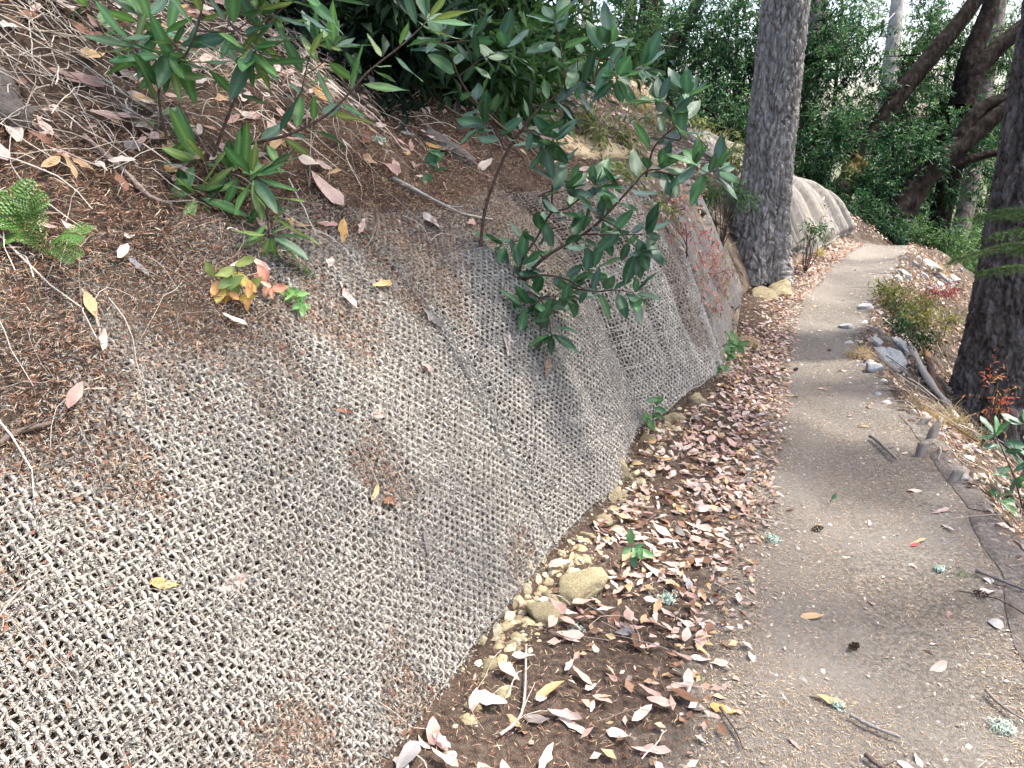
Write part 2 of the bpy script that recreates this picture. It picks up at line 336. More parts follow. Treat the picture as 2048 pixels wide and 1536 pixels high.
def net_panel(label, s0, s1, amax, cell, sub, sides, r0, nfib):
    b = np.array([*xy((s0+s1)/2, NF((s0+s1)/2)), 0]); b[2] = Hsn((s0+s1)/2, NF((s0+s1)/2))
    PANEL[0] = {.935: .007, 2.195: .012}.get(s0, 0.)
    root = thing("erosion_net", label, "netting", b, "coir nets pinned to the bank")
    sl, al, G = strands(root, s0, s1, amax, cell, sub, sides, r0)
    n = nfib; i = rng.integers(0, len(sl), n); j = rng.integers(0, len(al), n)
    s_ = sl[i]+rng.normal(0, cell*.4, n); m = np.maximum(G[i, j, 1]+rng.normal(0, cell*.3, n), .0)
    P, nn = net_point(np.clip(s_, s0, s1), m, .004+.006*rng.random(n))
    d = unit(rng.normal(0, 1, (n, 3))+nn*.3); q = unit(np.cross(d, nn)); L = (.008+.02*rng.random(n))[:, None]
    wd = .00055*(1+s0*.15 if s0 > 0 else 1)
    V = np.stack([P-q*wd, P+q*wd, P+d*L*.6+nn*.002, P+d*L+q*L*.2], 1).reshape(-1, 3)
    k = np.arange(n)[:, None]*4; F = np.concatenate([k+np.array([[0, 1, 2]]), k+np.array([[0, 2, 3]])])
    c = np.repeat(np.array([.68, .64, .56])[None]*(.6+.7*rng.random(n))[:, None], 4, 0)
    part("loose_fibre", V, F, M_COIR, root, c, kind="stuff")
net_panel("nearest tan coir net, open woven mesh filling the lower left foreground", -1.05, .965, 1.48, .0168, 4, 5, .0037, 80000)
net_panel("second coir net from the viewer, between the foreground seam and the folded one", .935, 2.215, 1.36, .0172, 3, 4, .0038, 26000)
net_panel("third coir net, gathered in vertical folds below the broadleaf sapling", 2.195, 3.5, 1.32, .0185, 2, 4, .0040, 9000)

def mat_sheet(name, s0, s1, m0, m1, label, cat, mat, group, lift=.022, foldamp=.03, seed=0, ragged=.06):
    a, b = int((s1-s0)/.03)+2, 70
    q, p = np.meshgrid(np.linspace(0, 1, a), np.linspace(0, 1, b), indexing='ij')
    s_ = s0+(s1-s0)*q+(ragged*(vn(p*4, 0*p, seed+1)-.5))*((q < .02)|(q > .98)); m = m0+(m1-m0)*p+(ragged*(vn(q*6, 0*q, seed)-.5))*((p < .02)|(p > .98))
    x, y = xy(s_, NF(s_)+m); z = Hsn(s_, NF(s_)+m); nn = nrm(x, y, .04)
    f = foldamp*(np.abs(vn(s_*7, m*.6, seed+3)-.5)*2)+foldamp*.6*vn(s_*17, m*1.2, seed+4)
    edge = np.minimum(np.minimum(q, 1-q)*a, np.minimum(p, 1-p)*b); edge = ss(0, 3, edge)
    lf = lift*.5+f*edge-.06*ss(.72, 1., p+.5*(vn(s_*3, m*2, seed+8)-.5))-.03*ss(.02, 0, np.minimum(q, 1-q))
    top = np.stack([x, y, z], -1)+nn*lf[..., None]; bot = np.stack([x, y, z], -1)+nn*(lf-.008)[..., None]
    V = np.concatenate([top.reshape(-1, 3), bot.reshape(-1, 3)]); F1 = grid_faces(a, b); n = a*b
    idx = np.arange(n).reshape(a, b); rim = np.concatenate([idx[:, 0], idx[-1, 1:], idx[::-1, -1][1:], idx[0, ::-1][1:]])
    FR = np.stack([rim[:-1], rim[1:], rim[1:]+n, rim[:-1]+n], 1)
    return solo(name, V, np.concatenate([F1[:, ::-1], F1+n, FR]), mat, label, cat, group)
G5 = "grey jute mats on the far bank"
mat_sheet("jute_mat", 3.54, 4.4, .03, .42, "grey jute mat under the red leaved bush, just past the folded net", "mat", M_JUTE, G5, seed=60)
mat_sheet("jute_mat", 4.9, 6.05, .03, .62, "striped grey jute mat directly left of the big fir trunk's base", "mat", M_JUTE, G5, seed=61, foldamp=.05)
mat_sheet("jute_mat", 6.75, 8.05, .04, 1.25, "bulging grey jute mat just right of the big fir trunk", "mat", M_JUTE, G5, seed=62, foldamp=.11)
mat_sheet("jute_mat", 8.0, 10.2, .03, 1.1, "farthest grey jute mat, where the trail goes over its crest", "mat", M_JUTE, G5, seed=63, foldamp=.10)

# ------------------------------------------------------------------ trunks
def worley(cx, cy, NC, seed):
    ix = np.floor(cx).astype(int); iy = np.floor(cy).astype(int); f1 = np.full(cx.shape, 9.); f2 = f1.copy()
    for dx in (-1, 0, 1):
        for dy in (-1, 0, 1):
            gx = ix+dx; gy = iy+dy; hx = TAB[(gx % NC+seed) & 255, gy & 255]; hy = TAB[(gy+91) & 255, (gx % NC+seed*3) & 255]
            d = np.hypot(gx+.1+.8*hx-cx, gy+.1+.8*hy-cy); n1 = np.minimum(f1, d); f2 = np.minimum(np.maximum(f1, d), f2); f1 = n1
    return f1, f2
def trunk_mesh(path, rad, nr, k, plate=(.05, .16), depth=.025, seed=1, lump=.05, flare=0., flare_h=.6):
    P = smooth_path(path, k); r = np.interp(np.linspace(0, 1, k), np.linspace(0, 1, len(rad)), rad)
    T, A, B = frames(P); th = np.arange(nr)*2*PI/nr; L = np.concatenate([[0], np.cumsum(np.linalg.norm(np.diff(P, axis=0), axis=1))])
    TH, LL = np.meshgrid(th, L); R = r[:, None]*(1+lump*2*(vn(np.cos(TH)*1.5+LL*.8, np.sin(TH)*1.5, seed)-.5))
    if flare: R = R*(1+flare*np.exp(-LL/flare_h)*(1+.6*np.sin(TH*5+seed)+.3*np.sin(TH*3+1)))
    if depth > 0:
        NC = max(int(2*PI*np.mean(rad)/plate[0]), 6); cx = TH/(2*PI)*NC; cy = LL/plate[1]
        warp = (vn(cx*1.3, cy*2.5, seed+5)-.5)*.9; cy2 = cy+.35*np.sin(np.floor(cx)*2.4)+(vn(cx, cy, seed+7)-.5)
        f1, f2 = worley((cx+warp) % NC, cy2, NC, seed); g = ss(.0, .24, f2-f1)
        f1b, f2b = worley(((cx+warp)*2) % (2*NC), cy2*2.3, 2*NC, seed+9)
        R = R+depth*(g-.6)+depth*.35*(ss(.02, .4, f2b-f1b)-.5)+depth*.5*(vn(cx*3, cy*5, seed+3)-.5)
    V = (P[:, None]+R[..., None]*(np.cos(TH)[..., None]*A[:, None]+np.sin(TH)[..., None]*B[:, None])).reshape(-1, 3)
    j = np.arange(nr); j2 = (j+1) % nr; i = (np.arange(k-1)*nr)[:, None]
    F = np.stack([i+j, i+j2, i+nr+j2, i+nr+j], -1).reshape(-1, 4)
    return V, F
def leaf_rhomb(n, C, D, Zr, L, W, bend=.12):
    M = basis(D, Zr); X, Y, Z = M[..., 0], M[..., 1], M[..., 2]; L = np.broadcast_to(L, (n,))[:, None]; W = np.broadcast_to(W, (n,))[:, None]
    V = np.stack([C, C+X*L*.45+Y*W*.5+Z*W*bend*2, C+X*L-Z*L*bend, C+X*L*.45-Y*W*.5+Z*W*bend*2], 1).reshape(-1, 3)
    k = np.arange(n)[:, None]*4; return V, np.concatenate([k+np.array([[0, 1, 2]]), k+np.array([[0, 2, 3]])])
def crown_cloud(cl, leafL, cols, droop=.35, per=14, dens=1., clump=.8):
    """cl: ellipsoids (centre, radii, number of sprays); leaves grow in sprays so the crown has clumps and gaps"""
    Vs = []; Fs = []; Cs = []; n0 = 0
    for c, r, ns in cl:
        ns = int(ns*dens); q = rsph(ns)*(rng.random(ns)**.45)[:, None]
        big = rsph(max(ns//22, 3))*(rng.random(max(ns//22, 3))**.4)[:, None]
        q = np.where(rng.random((ns, 1)) < clump, big[rng.integers(0, len(big), ns)]+rng.normal(0, .16, (ns, 3)), q)
        tw = c+q*r; td = unit(q*r+rng.normal(0, .6, (ns, 3))*np.mean(r)+np.array([0, 0, -droop])*np.mean(r)); tl = leafL*2.6*(.6+.8*rng.random(ns))
        f = np.tile(np.linspace(0, 1, per), ns); ti = np.repeat(np.arange(ns), per); m = len(ti)
        C = tw[ti]+td[ti]*(tl[ti]*f)[:, None]+rng.normal(0, leafL*.12, (m, 3))
        D = unit(td[ti]*.7+rsph(m)*.9+np.array([0, 0, -droop])); V, F = leaf_rhomb(m, C, D, np.array([0, 0, 1.])+rsph(m)*.7, leafL*(.6+.7*rng.random(m)), leafL*.3*(.7+.6*rng.random(m)))
        b = np.array(cols)[rng.integers(0, len(cols), ns)]*(.7+.6*rng.random((ns, 1))); cc = np.repeat(b[ti]*(.75+.5*rng.random((m, 1))), 4, 0)
        Vs.append(V); Fs.append(F+n0); Cs.append(cc); n0 += len(V)
    return np.concatenate(Vs), np.concatenate(Fs), np.concatenate(Cs)
def branches(pts, dirs, L, r, k=6, droop=.2, wob=.1, each=False):
    out = []
    for p, d, l, rr in zip(pts, dirs, L, r):
        t = np.linspace(0, 1, k)[:, None]; P = p+d*l*t+np.array([0, 0, -droop])*l*t**2+np.cumsum(rng.normal(0, wob*l/k, (k, 3)), 0)*t
        out.append(tube(P, rr*(1-.8*t[:, 0]), 5))
    return out if each else join(out)
GRN = [(.013, .040, .020), (.022, .058, .026), (.038, .085, .034)]
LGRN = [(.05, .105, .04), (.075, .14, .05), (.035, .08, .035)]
FIRG = [(.03, .06, .03), (.045, .085, .035)]

# big fir beside the trail
tb = np.array([2.46, 7.75, 0.]); tb[2] = H(tb[0], tb[1])-.15
def fir(base, lean, r, h, mat, label, nr, k, seed, crown_from, nspray, flare):
    root = thing("fir_tree", label, "tree", base, "big firs beside the trail")
    hs = np.array([0, .4, 1.0, 2.0, 3.5, 5.5]); top = np.array([lean[0], lean[1], 0])
    path = base+np.outer(hs, [0, 0, 1.])+np.outer(hs, top)
    rr = r*np.array([1.0, 1.0, .97, .89, .8, .74])
    V, F = trunk_mesh(path, np.interp(np.linspace(0, 5.5, 12), hs, rr), nr, k, (.05, .2), .030, seed, .04, flare, .5)
    t = part("trunk", V, F, mat, root)
    p2 = [path[-1]-(path[-1]-path[-2])*.01, base+np.array([lean[0]*9, lean[1]*9, 9]), base+np.array([lean[0]*14, lean[1]*14, h])]
    V, F = trunk_mesh(np.array(p2), [r*.74, r*.55, r*.15], 24, 40, (.08, .3), .02, seed, .04); part("upper_trunk", V, F, mat, root)
    nb = 46; hz = crown_from+(h-crown_from)*rng.random(nb)**1.1; az = rng.random(nb)*2*PI
    d = np.stack([np.cos(az), np.sin(az), -.05+0*az], -1); Lb = 3.6*(1-(hz-crown_from)/(h-crown_from)*.75)*(.7+.5*rng.random(nb))
    p = base+np.stack([lean[0]*hz, lean[1]*hz, hz], -1)
    for V, F in branches(p, d, Lb, .035+0*hz, 6, .18, each=True): part("branch", V, F, mat, root)
    ns = nspray; bi = rng.integers(0, nb, ns); f = .25+.75*rng.random(ns)
    C = p[bi]+d[bi]*(Lb[bi]*f)[:, None]+np.array([0, 0, -.18])*(Lb[bi]*f*f)[:, None]+rng.normal(0, .12, (ns, 3))
    D = d[bi]*.6+rng.normal(0, .6, (ns, 3))*np.array([1, 1, .35])+np.array([0, 0, -.25])
    V, F = leaf_rhomb(ns, C, D, np.array([0, 0, 1.])+rng.normal(0, .3, (ns, 3)), .28+.22*rng.random(ns), .09+.06*rng.random(ns))
    cc = np.repeat(np.array(FIRG)[rng.integers(0, 2, ns)]*(.7+.6*rng.random((ns, 1))), 4, 0); part("crown", V, F, M_BGLEAF, root, cc)
    return root
fir(tb, (.018, .01), .245, 19, M_FIRBARK, "tall grey furrowed fir trunk standing in the netted bank beside the trail", 190, 420, 3, 7.5, 5200, .32)
t2 = np.array([3.88, 5.75, 0.]); t2[2] = H(t2[0], t2[1])-.2
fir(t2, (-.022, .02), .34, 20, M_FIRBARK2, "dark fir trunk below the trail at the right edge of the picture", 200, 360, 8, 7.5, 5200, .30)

# leaning bay trees and poles beyond the crest
def pxpath(pts, d0, d1=None):
    d1 = d1 or d0; p = np.array(pts, float); return at(p[:, 0], p[:, 1], np.linspace(d0, d1, len(p)))
def ell(u, v, ru, rv, d, ns, rd=None, ground=False):
    d = min(d, depth_hit(u, v+rv*.6)-.05) if ground else d
    c = at(u, v, d); return (c, np.array([ru, (rd or ru)*1., rv])/FPX*d*np.array([1, 1, 1]), ns)
def bay(label, limbs, cl, leafL, cols, group, mat=M_BAYBARK, moss=None, name="bay_tree", dens=1., pale=None):
    P0 = pxpath(*limbs[0][0]); root = thing(name, label, "tree", P0[0], group)
    for (pa, rad) in limbs:
        PP = pxpath(*pa)
        if pa is limbs[0][0]:
            g0 = PP[0]+(PP[0]-PP[1])*.3; g0[2] = min(H(g0[0], g0[1]), PP[0][2])-.2; PP = np.concatenate([[g0], PP]); rad = [rad[0]*1.25]+rad
        V, F = trunk_mesh(PP, rad, 22, 60, (.1, .3), .012, int(rng.integers(0, 90)), .12); tr = part("trunk" if pa is limbs[0][0] else "limb", V, F, mat, root)
    rad_ = 0
    if moss:
        V, F = trunk_mesh(pxpath(*moss[0]), moss[1], 30, 24, (.05, .06), .03, 5, .15); part("moss", V, F, M_MOSS, root, parent=None)
    # twiggy branches through the crown, then the leaves
    pts = np.concatenate([c+rsph(9)*r*.35 for c, r, ns in cl]); d = rsph(len(pts))*np.array([1, 1, .6]); L = np.concatenate([np.full(9, np.mean(r)*.9) for c, r, ns in cl])
    V, F = branches(pts, d, L, .018+0*L, 6, .1, .25); part("twig", V, F, mat, root, kind="stuff")
    V, F, C = crown_cloud(cl, leafL, cols, dens=dens*1.5); part("crown", V, F, M_BGLEAF, root, C)
    return root
GB = "leaning bay trees past the trail crest"
bay("leaning bay tree with a mossy base, trunk slanting up right to the frame top", [((((1672, 405), (1700, 360), (1735, 290), (1800, 190), (1868, 105), (1950, 0), (2020, -130))[:], 14.), [.22, .18, .155, .15, .145, .13, .09])],
    [ell(1660, 200, 100, 170, 14.8, 420), ell(1645, 330, 70, 110, 13.2, 220), ell(1790, 320, 80, 70, 15.2, 260), ell(1640, 60, 90, 110, 15, 200)], .105, GRN, GB,
    moss=(((((1690, 378), (1702, 356), (1722, 318))), 14.), [.195, .20, .175]))
bay("low dark bay tree, thick mossy base with trunk leaning far right behind the crest", [((((1765, 470), (1800, 420), (1850, 352), (1915, 295), (1980, 240), (2080, 150)), 12.8), [.32, .25, .2, .16, .14, .1]),
    ((((1905, 300), (1965, 215), (2060, 190)), 12.8), [.13, .11, .07]), ((((1862, 345), (1925, 322), (2010, 300)), 12.8), [.1, .07, .05])],
    [ell(1800, 310, 70, 50, 12.6, 110), ell(1850, 330, 120, 90, 14.2, 260), ell(1870, 250, 100, 70, 14.5, 220), ell(1760, 410, 60, 60, 12.5, 120)], .10, GRN, GB)
bay("forked upright bay tree with a black hollow where its two dark limbs part", [((((1880, 440), (1905, 330), (1918, 240), (1925, 190), (1940, 120), (1975, 30), (2010, -80)), 14.5), [.2, .19, .2, .21, .19, .15, .1]),
    ((((1928, 215), (1950, 150), (1995, 95), (2060, 40), (2120, -10)), 14.3), [.16, .15, .15, .13, .09])],
    [ell(1930, 60, 120, 90, 16, 200), ell(1850, 140, 80, 100, 15, 200), ell(1990, 200, 60, 110, 16, 120)], .10, GRN+LGRN, GB)
bay("thin dark bay stem slanting behind the mossy leaning one", [((((1735, 430), (1775, 360), (1830, 285), (1895, 205)), 15.5), [.17, .14, .12, .07])],
    [ell(1800, 230, 100, 100, 16.8, 260), ell(1720, 440, 50, 40, 14.5, 80), ell(1830, 110, 70, 90, 17, 150)], .10, GRN, GB)
bay("crooked bay tree seen left of the big fir, among dense dark foliage", [((((1330, 290), (1325, 200), (1335, 120), (1370, 50), (1420, -40)), 15.5), [.2, .18, .15, .11, .08]), ((((1328, 170), (1390, 130), (1450, 90)), 15.5), [.06, .05, .03])],
    [ell(1430, 110, 100, 130, 14.5, 420), ell(1420, 250, 110, 80, 13.5, 380), ell(1350, 60, 70, 70, 16, 110), ell(1500, 200, 60, 150, 14, 240)], .105, GRN, GB)
bay("stout dark bay trunk standing farther back on the upper slope", [((((1285, 260), (1290, 150), (1296, 70), (1310, -40)), 18.), [.36, .34, .3, .25])],
    [ell(1260, 60, 90, 100, 17, 220), ell(1220, 130, 70, 80, 15.5, 170)], .11, LGRN+GRN, GB)
def pole(label, pa, rad, mat, cl, cols, name="conifer", leafL=.12, stubs=10):
    P0 = pxpath(*pa); root = thing(name, label, "tree", P0[0], "straight conifers behind the bays")
    V, F = trunk_mesh(P0, rad, 20, 60, (.08, .2), .012, int(rng.integers(0, 90)), .05); part("trunk", V, F, mat, root)
    t = .15+.8*rng.random(stubs); i = t*(len(P0)-1); p = np.stack([np.interp(i, np.arange(len(P0)), P0[:, a]) for a in range(3)], -1)
    d = rsph(stubs)*np.array([1, 1, .25]); 
    for V, F in branches(p, unit(d), .7+1.0*rng.random(stubs), .016+0*t, 7, .25, .2, each=True): part("branch", V, F, mat, root)
    if cl:
        V, F, C = crown_cloud(cl, leafL, cols, .5); part("crown", V, F, M_BGLEAF, root, C)
pole("bare pale grey conifer trunk in the sky gap right of the big fir", (((1762, 330), (1776, 180), (1788, 70), (1799, -30)), 16.5), [.16, .16, .145, .13], M_PALEBARK, [ell(1740, 40, 60, 70, 20, 90)], LGRN, stubs=14)
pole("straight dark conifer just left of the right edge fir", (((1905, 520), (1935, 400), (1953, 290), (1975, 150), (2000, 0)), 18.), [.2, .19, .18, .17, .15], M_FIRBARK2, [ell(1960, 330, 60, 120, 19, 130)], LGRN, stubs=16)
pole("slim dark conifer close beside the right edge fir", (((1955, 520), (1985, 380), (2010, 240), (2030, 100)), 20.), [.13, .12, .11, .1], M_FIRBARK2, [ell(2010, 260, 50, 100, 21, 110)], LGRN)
pole("reddish slim conifer pole above the willowy bush", (((1162, 150), (1168, 80), (1176, 0), (1184, -80)), 12.), [.075, .072, .07, .065], M_FIRBARK, [ell(1140, 20, 60, 60, 13.5, 70)], GRN, stubs=5)
pole("dark straight conifer between the reddish pole and the stout bay", (((1252, 200), (1258, 100), (1262, 0), (1266, -70)), 18.), [.14, .14, .13, .12], M_FIRBARK2, None, GRN, stubs=8)
pole("mottled conifer trunk half hidden just right of the big fir", (((1605, 330), (1620, 230), (1628, 120), (1640, -20)), 17.), [.2, .19, .18, .17], M_FIRBARK2, [ell(1600, 110, 50, 110, 18, 120)], GRN)
# unseen trees added below the trail, crowns set sunward to shade the bank
def shade_tree(target, t, rad, ns, lb):
    c = np.array(target)+SUNV*t; b = np.array([c[0]+1.5, c[1]-.5, 0]); b[2] = H(b[0], b[1])-.2; root = thing("bay_tree", lb, "tree", b, "unseen trees added for shade")
    V, F = trunk_mesh(np.array([b, b+np.array([-.3, .2, 4.]), c+np.array([0, 0, rad*.3])]), [.25, .2, .06], 16, 30, (.1, .3), .01, 4, .1); part("trunk", V, F, M_BAYBARK, root)
    V, F, C = crown_cloud([(c, np.array([rad, rad, rad*.45]), ns)], .17, GRN, per=14); part("crown", V, F, M_BGLEAF, root, C)
shade_tree((-.3, 2.0, .6), 11.5, 2.9, 380, "unseen bay tree added below the trail to shade the nearest net")
shade_tree((1.3, 4.4, .2), 12.5, 2.6, 150, "bay tree below the trail whose crown shades the middle of the trail")
shade_tree((-.6, 5.6, 2.0), 12., 2.6, 260, "unseen bay tree added below the trail to shade the upper slope")
shade_tree((3.0, 9.0, .3), 12.5, 3.4, 330, "unseen bay tree added below the trail to shade the far bank")
# a slope of further trees closing the view
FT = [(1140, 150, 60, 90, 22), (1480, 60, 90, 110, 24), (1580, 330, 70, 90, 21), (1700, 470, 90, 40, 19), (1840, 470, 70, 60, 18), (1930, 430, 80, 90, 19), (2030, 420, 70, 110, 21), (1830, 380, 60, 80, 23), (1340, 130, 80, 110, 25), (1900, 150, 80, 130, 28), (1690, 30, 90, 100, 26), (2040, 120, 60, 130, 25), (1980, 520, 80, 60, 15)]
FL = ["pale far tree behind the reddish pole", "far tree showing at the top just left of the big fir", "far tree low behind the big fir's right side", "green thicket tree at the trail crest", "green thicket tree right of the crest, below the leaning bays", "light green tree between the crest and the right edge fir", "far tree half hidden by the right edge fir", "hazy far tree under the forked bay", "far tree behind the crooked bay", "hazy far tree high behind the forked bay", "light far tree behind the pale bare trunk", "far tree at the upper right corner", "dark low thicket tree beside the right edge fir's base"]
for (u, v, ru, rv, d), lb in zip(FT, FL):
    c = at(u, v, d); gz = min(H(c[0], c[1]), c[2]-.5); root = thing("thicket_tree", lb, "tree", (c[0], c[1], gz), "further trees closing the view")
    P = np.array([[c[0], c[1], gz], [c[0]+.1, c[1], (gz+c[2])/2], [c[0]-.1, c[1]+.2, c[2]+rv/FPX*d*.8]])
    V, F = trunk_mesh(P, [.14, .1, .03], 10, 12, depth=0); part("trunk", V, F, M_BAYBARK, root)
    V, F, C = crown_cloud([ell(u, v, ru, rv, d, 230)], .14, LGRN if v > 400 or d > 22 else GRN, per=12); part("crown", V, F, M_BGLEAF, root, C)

# ------------------------------------------------------------------ leaf shapes
def leaf_mesh(L, W, curl=.1, fold=.15, nl=6, nw=2, tip=1., jag=0., twist=0., seed=0):
    u = np.linspace(0, 1, nl+1); v = np.linspace(-1, 1, 2*nw+1); r2 = np.random.default_rng(seed)
    U, Vv = np.meshgrid(u, v, indexing='ij'); wd = W*.5*np.sin(PI*np.clip(U, .0, 1)**.85)**.75; wd[0] = W*.02; wd[-1] = W*.02*tip
    if jag: wd = wd*(1-jag*r2.random(wd.shape)*(np.abs(Vv) > .9))
    x = U*L; y = wd*Vv; z = fold*np.abs(y)+curl*L*(.25-(U-.5)**2)*-1.+.06*W*np.sin(U*9+Vv*2+seed)*np.abs(Vv)
    a = twist*(U-.5)*Vv; z = z+wd*a
    return np.stack([x, y, z], -1).reshape(-1, 3), grid_faces(nl+1, 2*nw+1), (np.abs(Vv) < .01).reshape(-1)
# ------------------------------------------------------------------ broadleaf saplings
GLEAF = [(.045, .125, .045), (.065, .165, .05), (.038, .095, .042), (.09, .20, .055)]
def leafset(L, W, cols, prefix, mat=M_LEAF, rib=(1.9, 1.7, 1.8), n=5, jag=.0):
    out = []
    for i in range(n*len(cols)):
        V, F, mid = leaf_mesh(L, W*(.85+.3*rng.random()), rng.uniform(-.10, .22), rng.uniform(.05, .35), 6, 2, 1, jag, rng.uniform(-.8, .8), i)
        c = np.tile(np.array(cols[i % len(cols)])*(.85+.3*rng.random()), (len(V), 1)); c[mid] *= np.array(rib)
        out.append(mk(prefix, V, F, mat, c))
    return out
LS_A = leafset(1, .29, GLEAF+[(.13, .2, .06)], "leaf", jag=.10); LS_B = leafset(1, .38, [(.035, .095, .045), (.05, .125, .05), (.028, .07, .038)], "leaf")
def sapling(name, label, stems, d0, LS, leafL, seed, group, r0=.007, dens=1., gap=.034, upright=.15, side=0):
    r2 = np.random.default_rng(seed); stems = list(stems)
    for q in range(side):
        st = stems[int(r2.integers(0, min(len(stems), 7)))]; i = int(r2.integers(1, len(st[0])-1)) if len(st[0]) > 2 else 1; u0, v0 = st[0][i]; dd = st[1][0]+(st[1][1]-st[1][0])*i/(len(st[0])-1)
        stems.append(([(u0, v0), (u0+r2.normal(0, 22), v0-8+r2.normal(0, 14)), (u0+r2.normal(0, 46), v0-18+r2.normal(0, 34))], (dd, dd-.02+r2.normal(0, .1)), .4, .5))
    b = None; nleaf = 0; root = None
    for st in stems:
        pts, dd, f0 = st[0], st[1], st[2]; rs = st[3] if len(st) > 3 else 1.
        P = np.array([at(u, v, d0+dd[0]+(dd[1]-dd[0])*i/(len(pts)-1)) for i, (u, v) in enumerate(pts)]); P = smooth_path(P, 8*len(pts))
        if root is None: root = thing(name, label, "shrub", P[0], group)
        L = np.concatenate([[0], np.cumsum(np.linalg.norm(np.diff(P, axis=0), axis=1))]); tot = L[-1]
        V, F = tube(P, r0*rs*np.linspace(1, .35, len(P)), 7); part("stem", V, F, M_STEM, root)
        T = unit(np.gradient(P, axis=0)); pos = np.arange(f0*tot, tot, gap/dens); k0 = r2.integers(0, 99)
        ang = np.arange(len(pos)+7)*2.4+k0; pos = np.concatenate([pos, np.full(7, tot)])
        for a, l in zip(ang, pos):
            i = min(int(np.searchsorted(L, l)), len(P)-1); t = T[i]; A = np.cross(t, [0, 0, 1.]); A = A/np.linalg.norm(A) if np.linalg.norm(A) > .05 else np.array([1., 0, 0]); B = np.cross(A, t)
            rad = math.cos(a)*A+math.sin(a)*B; tipf = 1 if l >= tot else .4
            d = rad+t*(.35+.35*tipf)+np.array([0, 0, upright-.35*r2.random()])+r2.normal(0, .18, 3)
            z = np.array([0, 0, 1.])+r2.normal(0, .38, 3)-np.array([0, .25, 0]); d = d/np.linalg.norm(d)
            if abs(d[2]) > .9: z = z-np.array([0, 1., 0])
            sc = leafL*(.6+.55*r2.random())
            Mx = basis(d[None], z[None])[0]*sc; m4 = np.eye(4); m4[:3, :3] = Mx; m4[:3, 3] = P[i]+d*sc*.12-np.array(root.location)
            link("leaf", LS[int(r2.integers(0, len(LS)))], root, Matrix(m4.tolist()))
            nleaf += 1
        # leaf stalks joined with the stem
    return root, nleaf
dA = depth_hit(424, 322)-.02
GS = "broadleaf saplings rooted in the bank"
sapling("broadleaf_sapling", "glossy green broadleaf sapling with long pointed leaves at the upper left", [
    ([(424, 322), (455, 235), (500, 130), (533, 45), (562, -20), (590, -90)], (0, -.15), .3),
    ([(420, 330), (373, 345), (342, 300), (318, 178), (369, 113), (393, 62), (407, 0), (420, -70)], (0, -.28), .12),
    ([(424, 325), (478, 294), (574, 270), (650, 232), (700, 185), (737, 143), (805, 89), (853, 44)], (0, -.05), .12),
    ([(424, 325), (470, 350), (510, 380), (535, 430), (540, 470)], (0, -.2), .2),
    ([(369, 113), (330, 70), (290, 40)], (-.18, -.1), .3, .6), ([(393, 62), (470, 60), (520, 20)], (-.2, -.2), .5, .6),
    ([(424, 325), (470, 345), (505, 352)], (0, -.15), .2, .6), ([(318, 178), (300, 130), (270, 95)], (-.1, -.1), .2, .6), ([(380, 340), (365, 375), (392, 392)], (-.05, -.2), .2, .6), ([(533, 45), (575, 10), (610, -10)], (-.12, -.2), .2, .6)], dA, LS_A, .152, 5, GS, gap=.028, r0=.006, side=6)
sapling("broadleaf_sapling", "thin upright sapling behind the upper left shrub, few leaves on two dark stems", [
    ([(239, 120), (205, 60), (164, -10)], (0, 0), .5), ([(300, 130), (282, 50), (262, -20)], (.02, 0), .15)], depth_hit(239, 120)-.03, LS_A, .18, 6, GS, gap=.05, r0=.005)
sapling("broadleaf_sapling", "slim small leaved sapling standing between the two big ones", [
    ([(592, 250), (606, 170), (620, 110), (632, 90)], (0, 0), .35), ([(610, 150), (640, 130), (668, 95)], (0, -.05), .4, .6)], depth_hit(592, 250)-.03, LS_A, .13, 9, GS, gap=.035, r0=.004)
dB = depth_hit(958, 500)-.02
sapling("broadleaf_sapling", "tall dark stemmed sapling with oval leaves arching across the middle of the bank", [
    ([(959, 505), (969, 427), (986, 369), (1015, 301), (1041, 263), (1085, 212), (1133, 185), (1188, 164), (1232, 150), (1284, 137)], (0, -.3), .42),
    ([(1015, 263), (976, 229), (940, 190), (918, 154), (897, 99), (885, 75)], (-.12, -.3), .15, .7), ([(1133, 185), (1123, 103), (1109, 44)], (-.22, -.35), .2, .6),
    ([(1041, 263), (1070, 262), (1090, 290)], (-.14, -.2), .1, .5), ([(1188, 164), (1200, 118), (1218, 92)], (-.25, -.3), .3, .5), ([(918, 154), (960, 120), (1010, 100)], (-.2, -.3), .3, .5), ([(1010, 300), (990, 262), (970, 250)], (-.1, -.15), .2, .5)], dB, LS_B, .122, 12, GS, gap=.03, r0=.0075, side=3)
dC = depth_hit(1040, 572)-.02
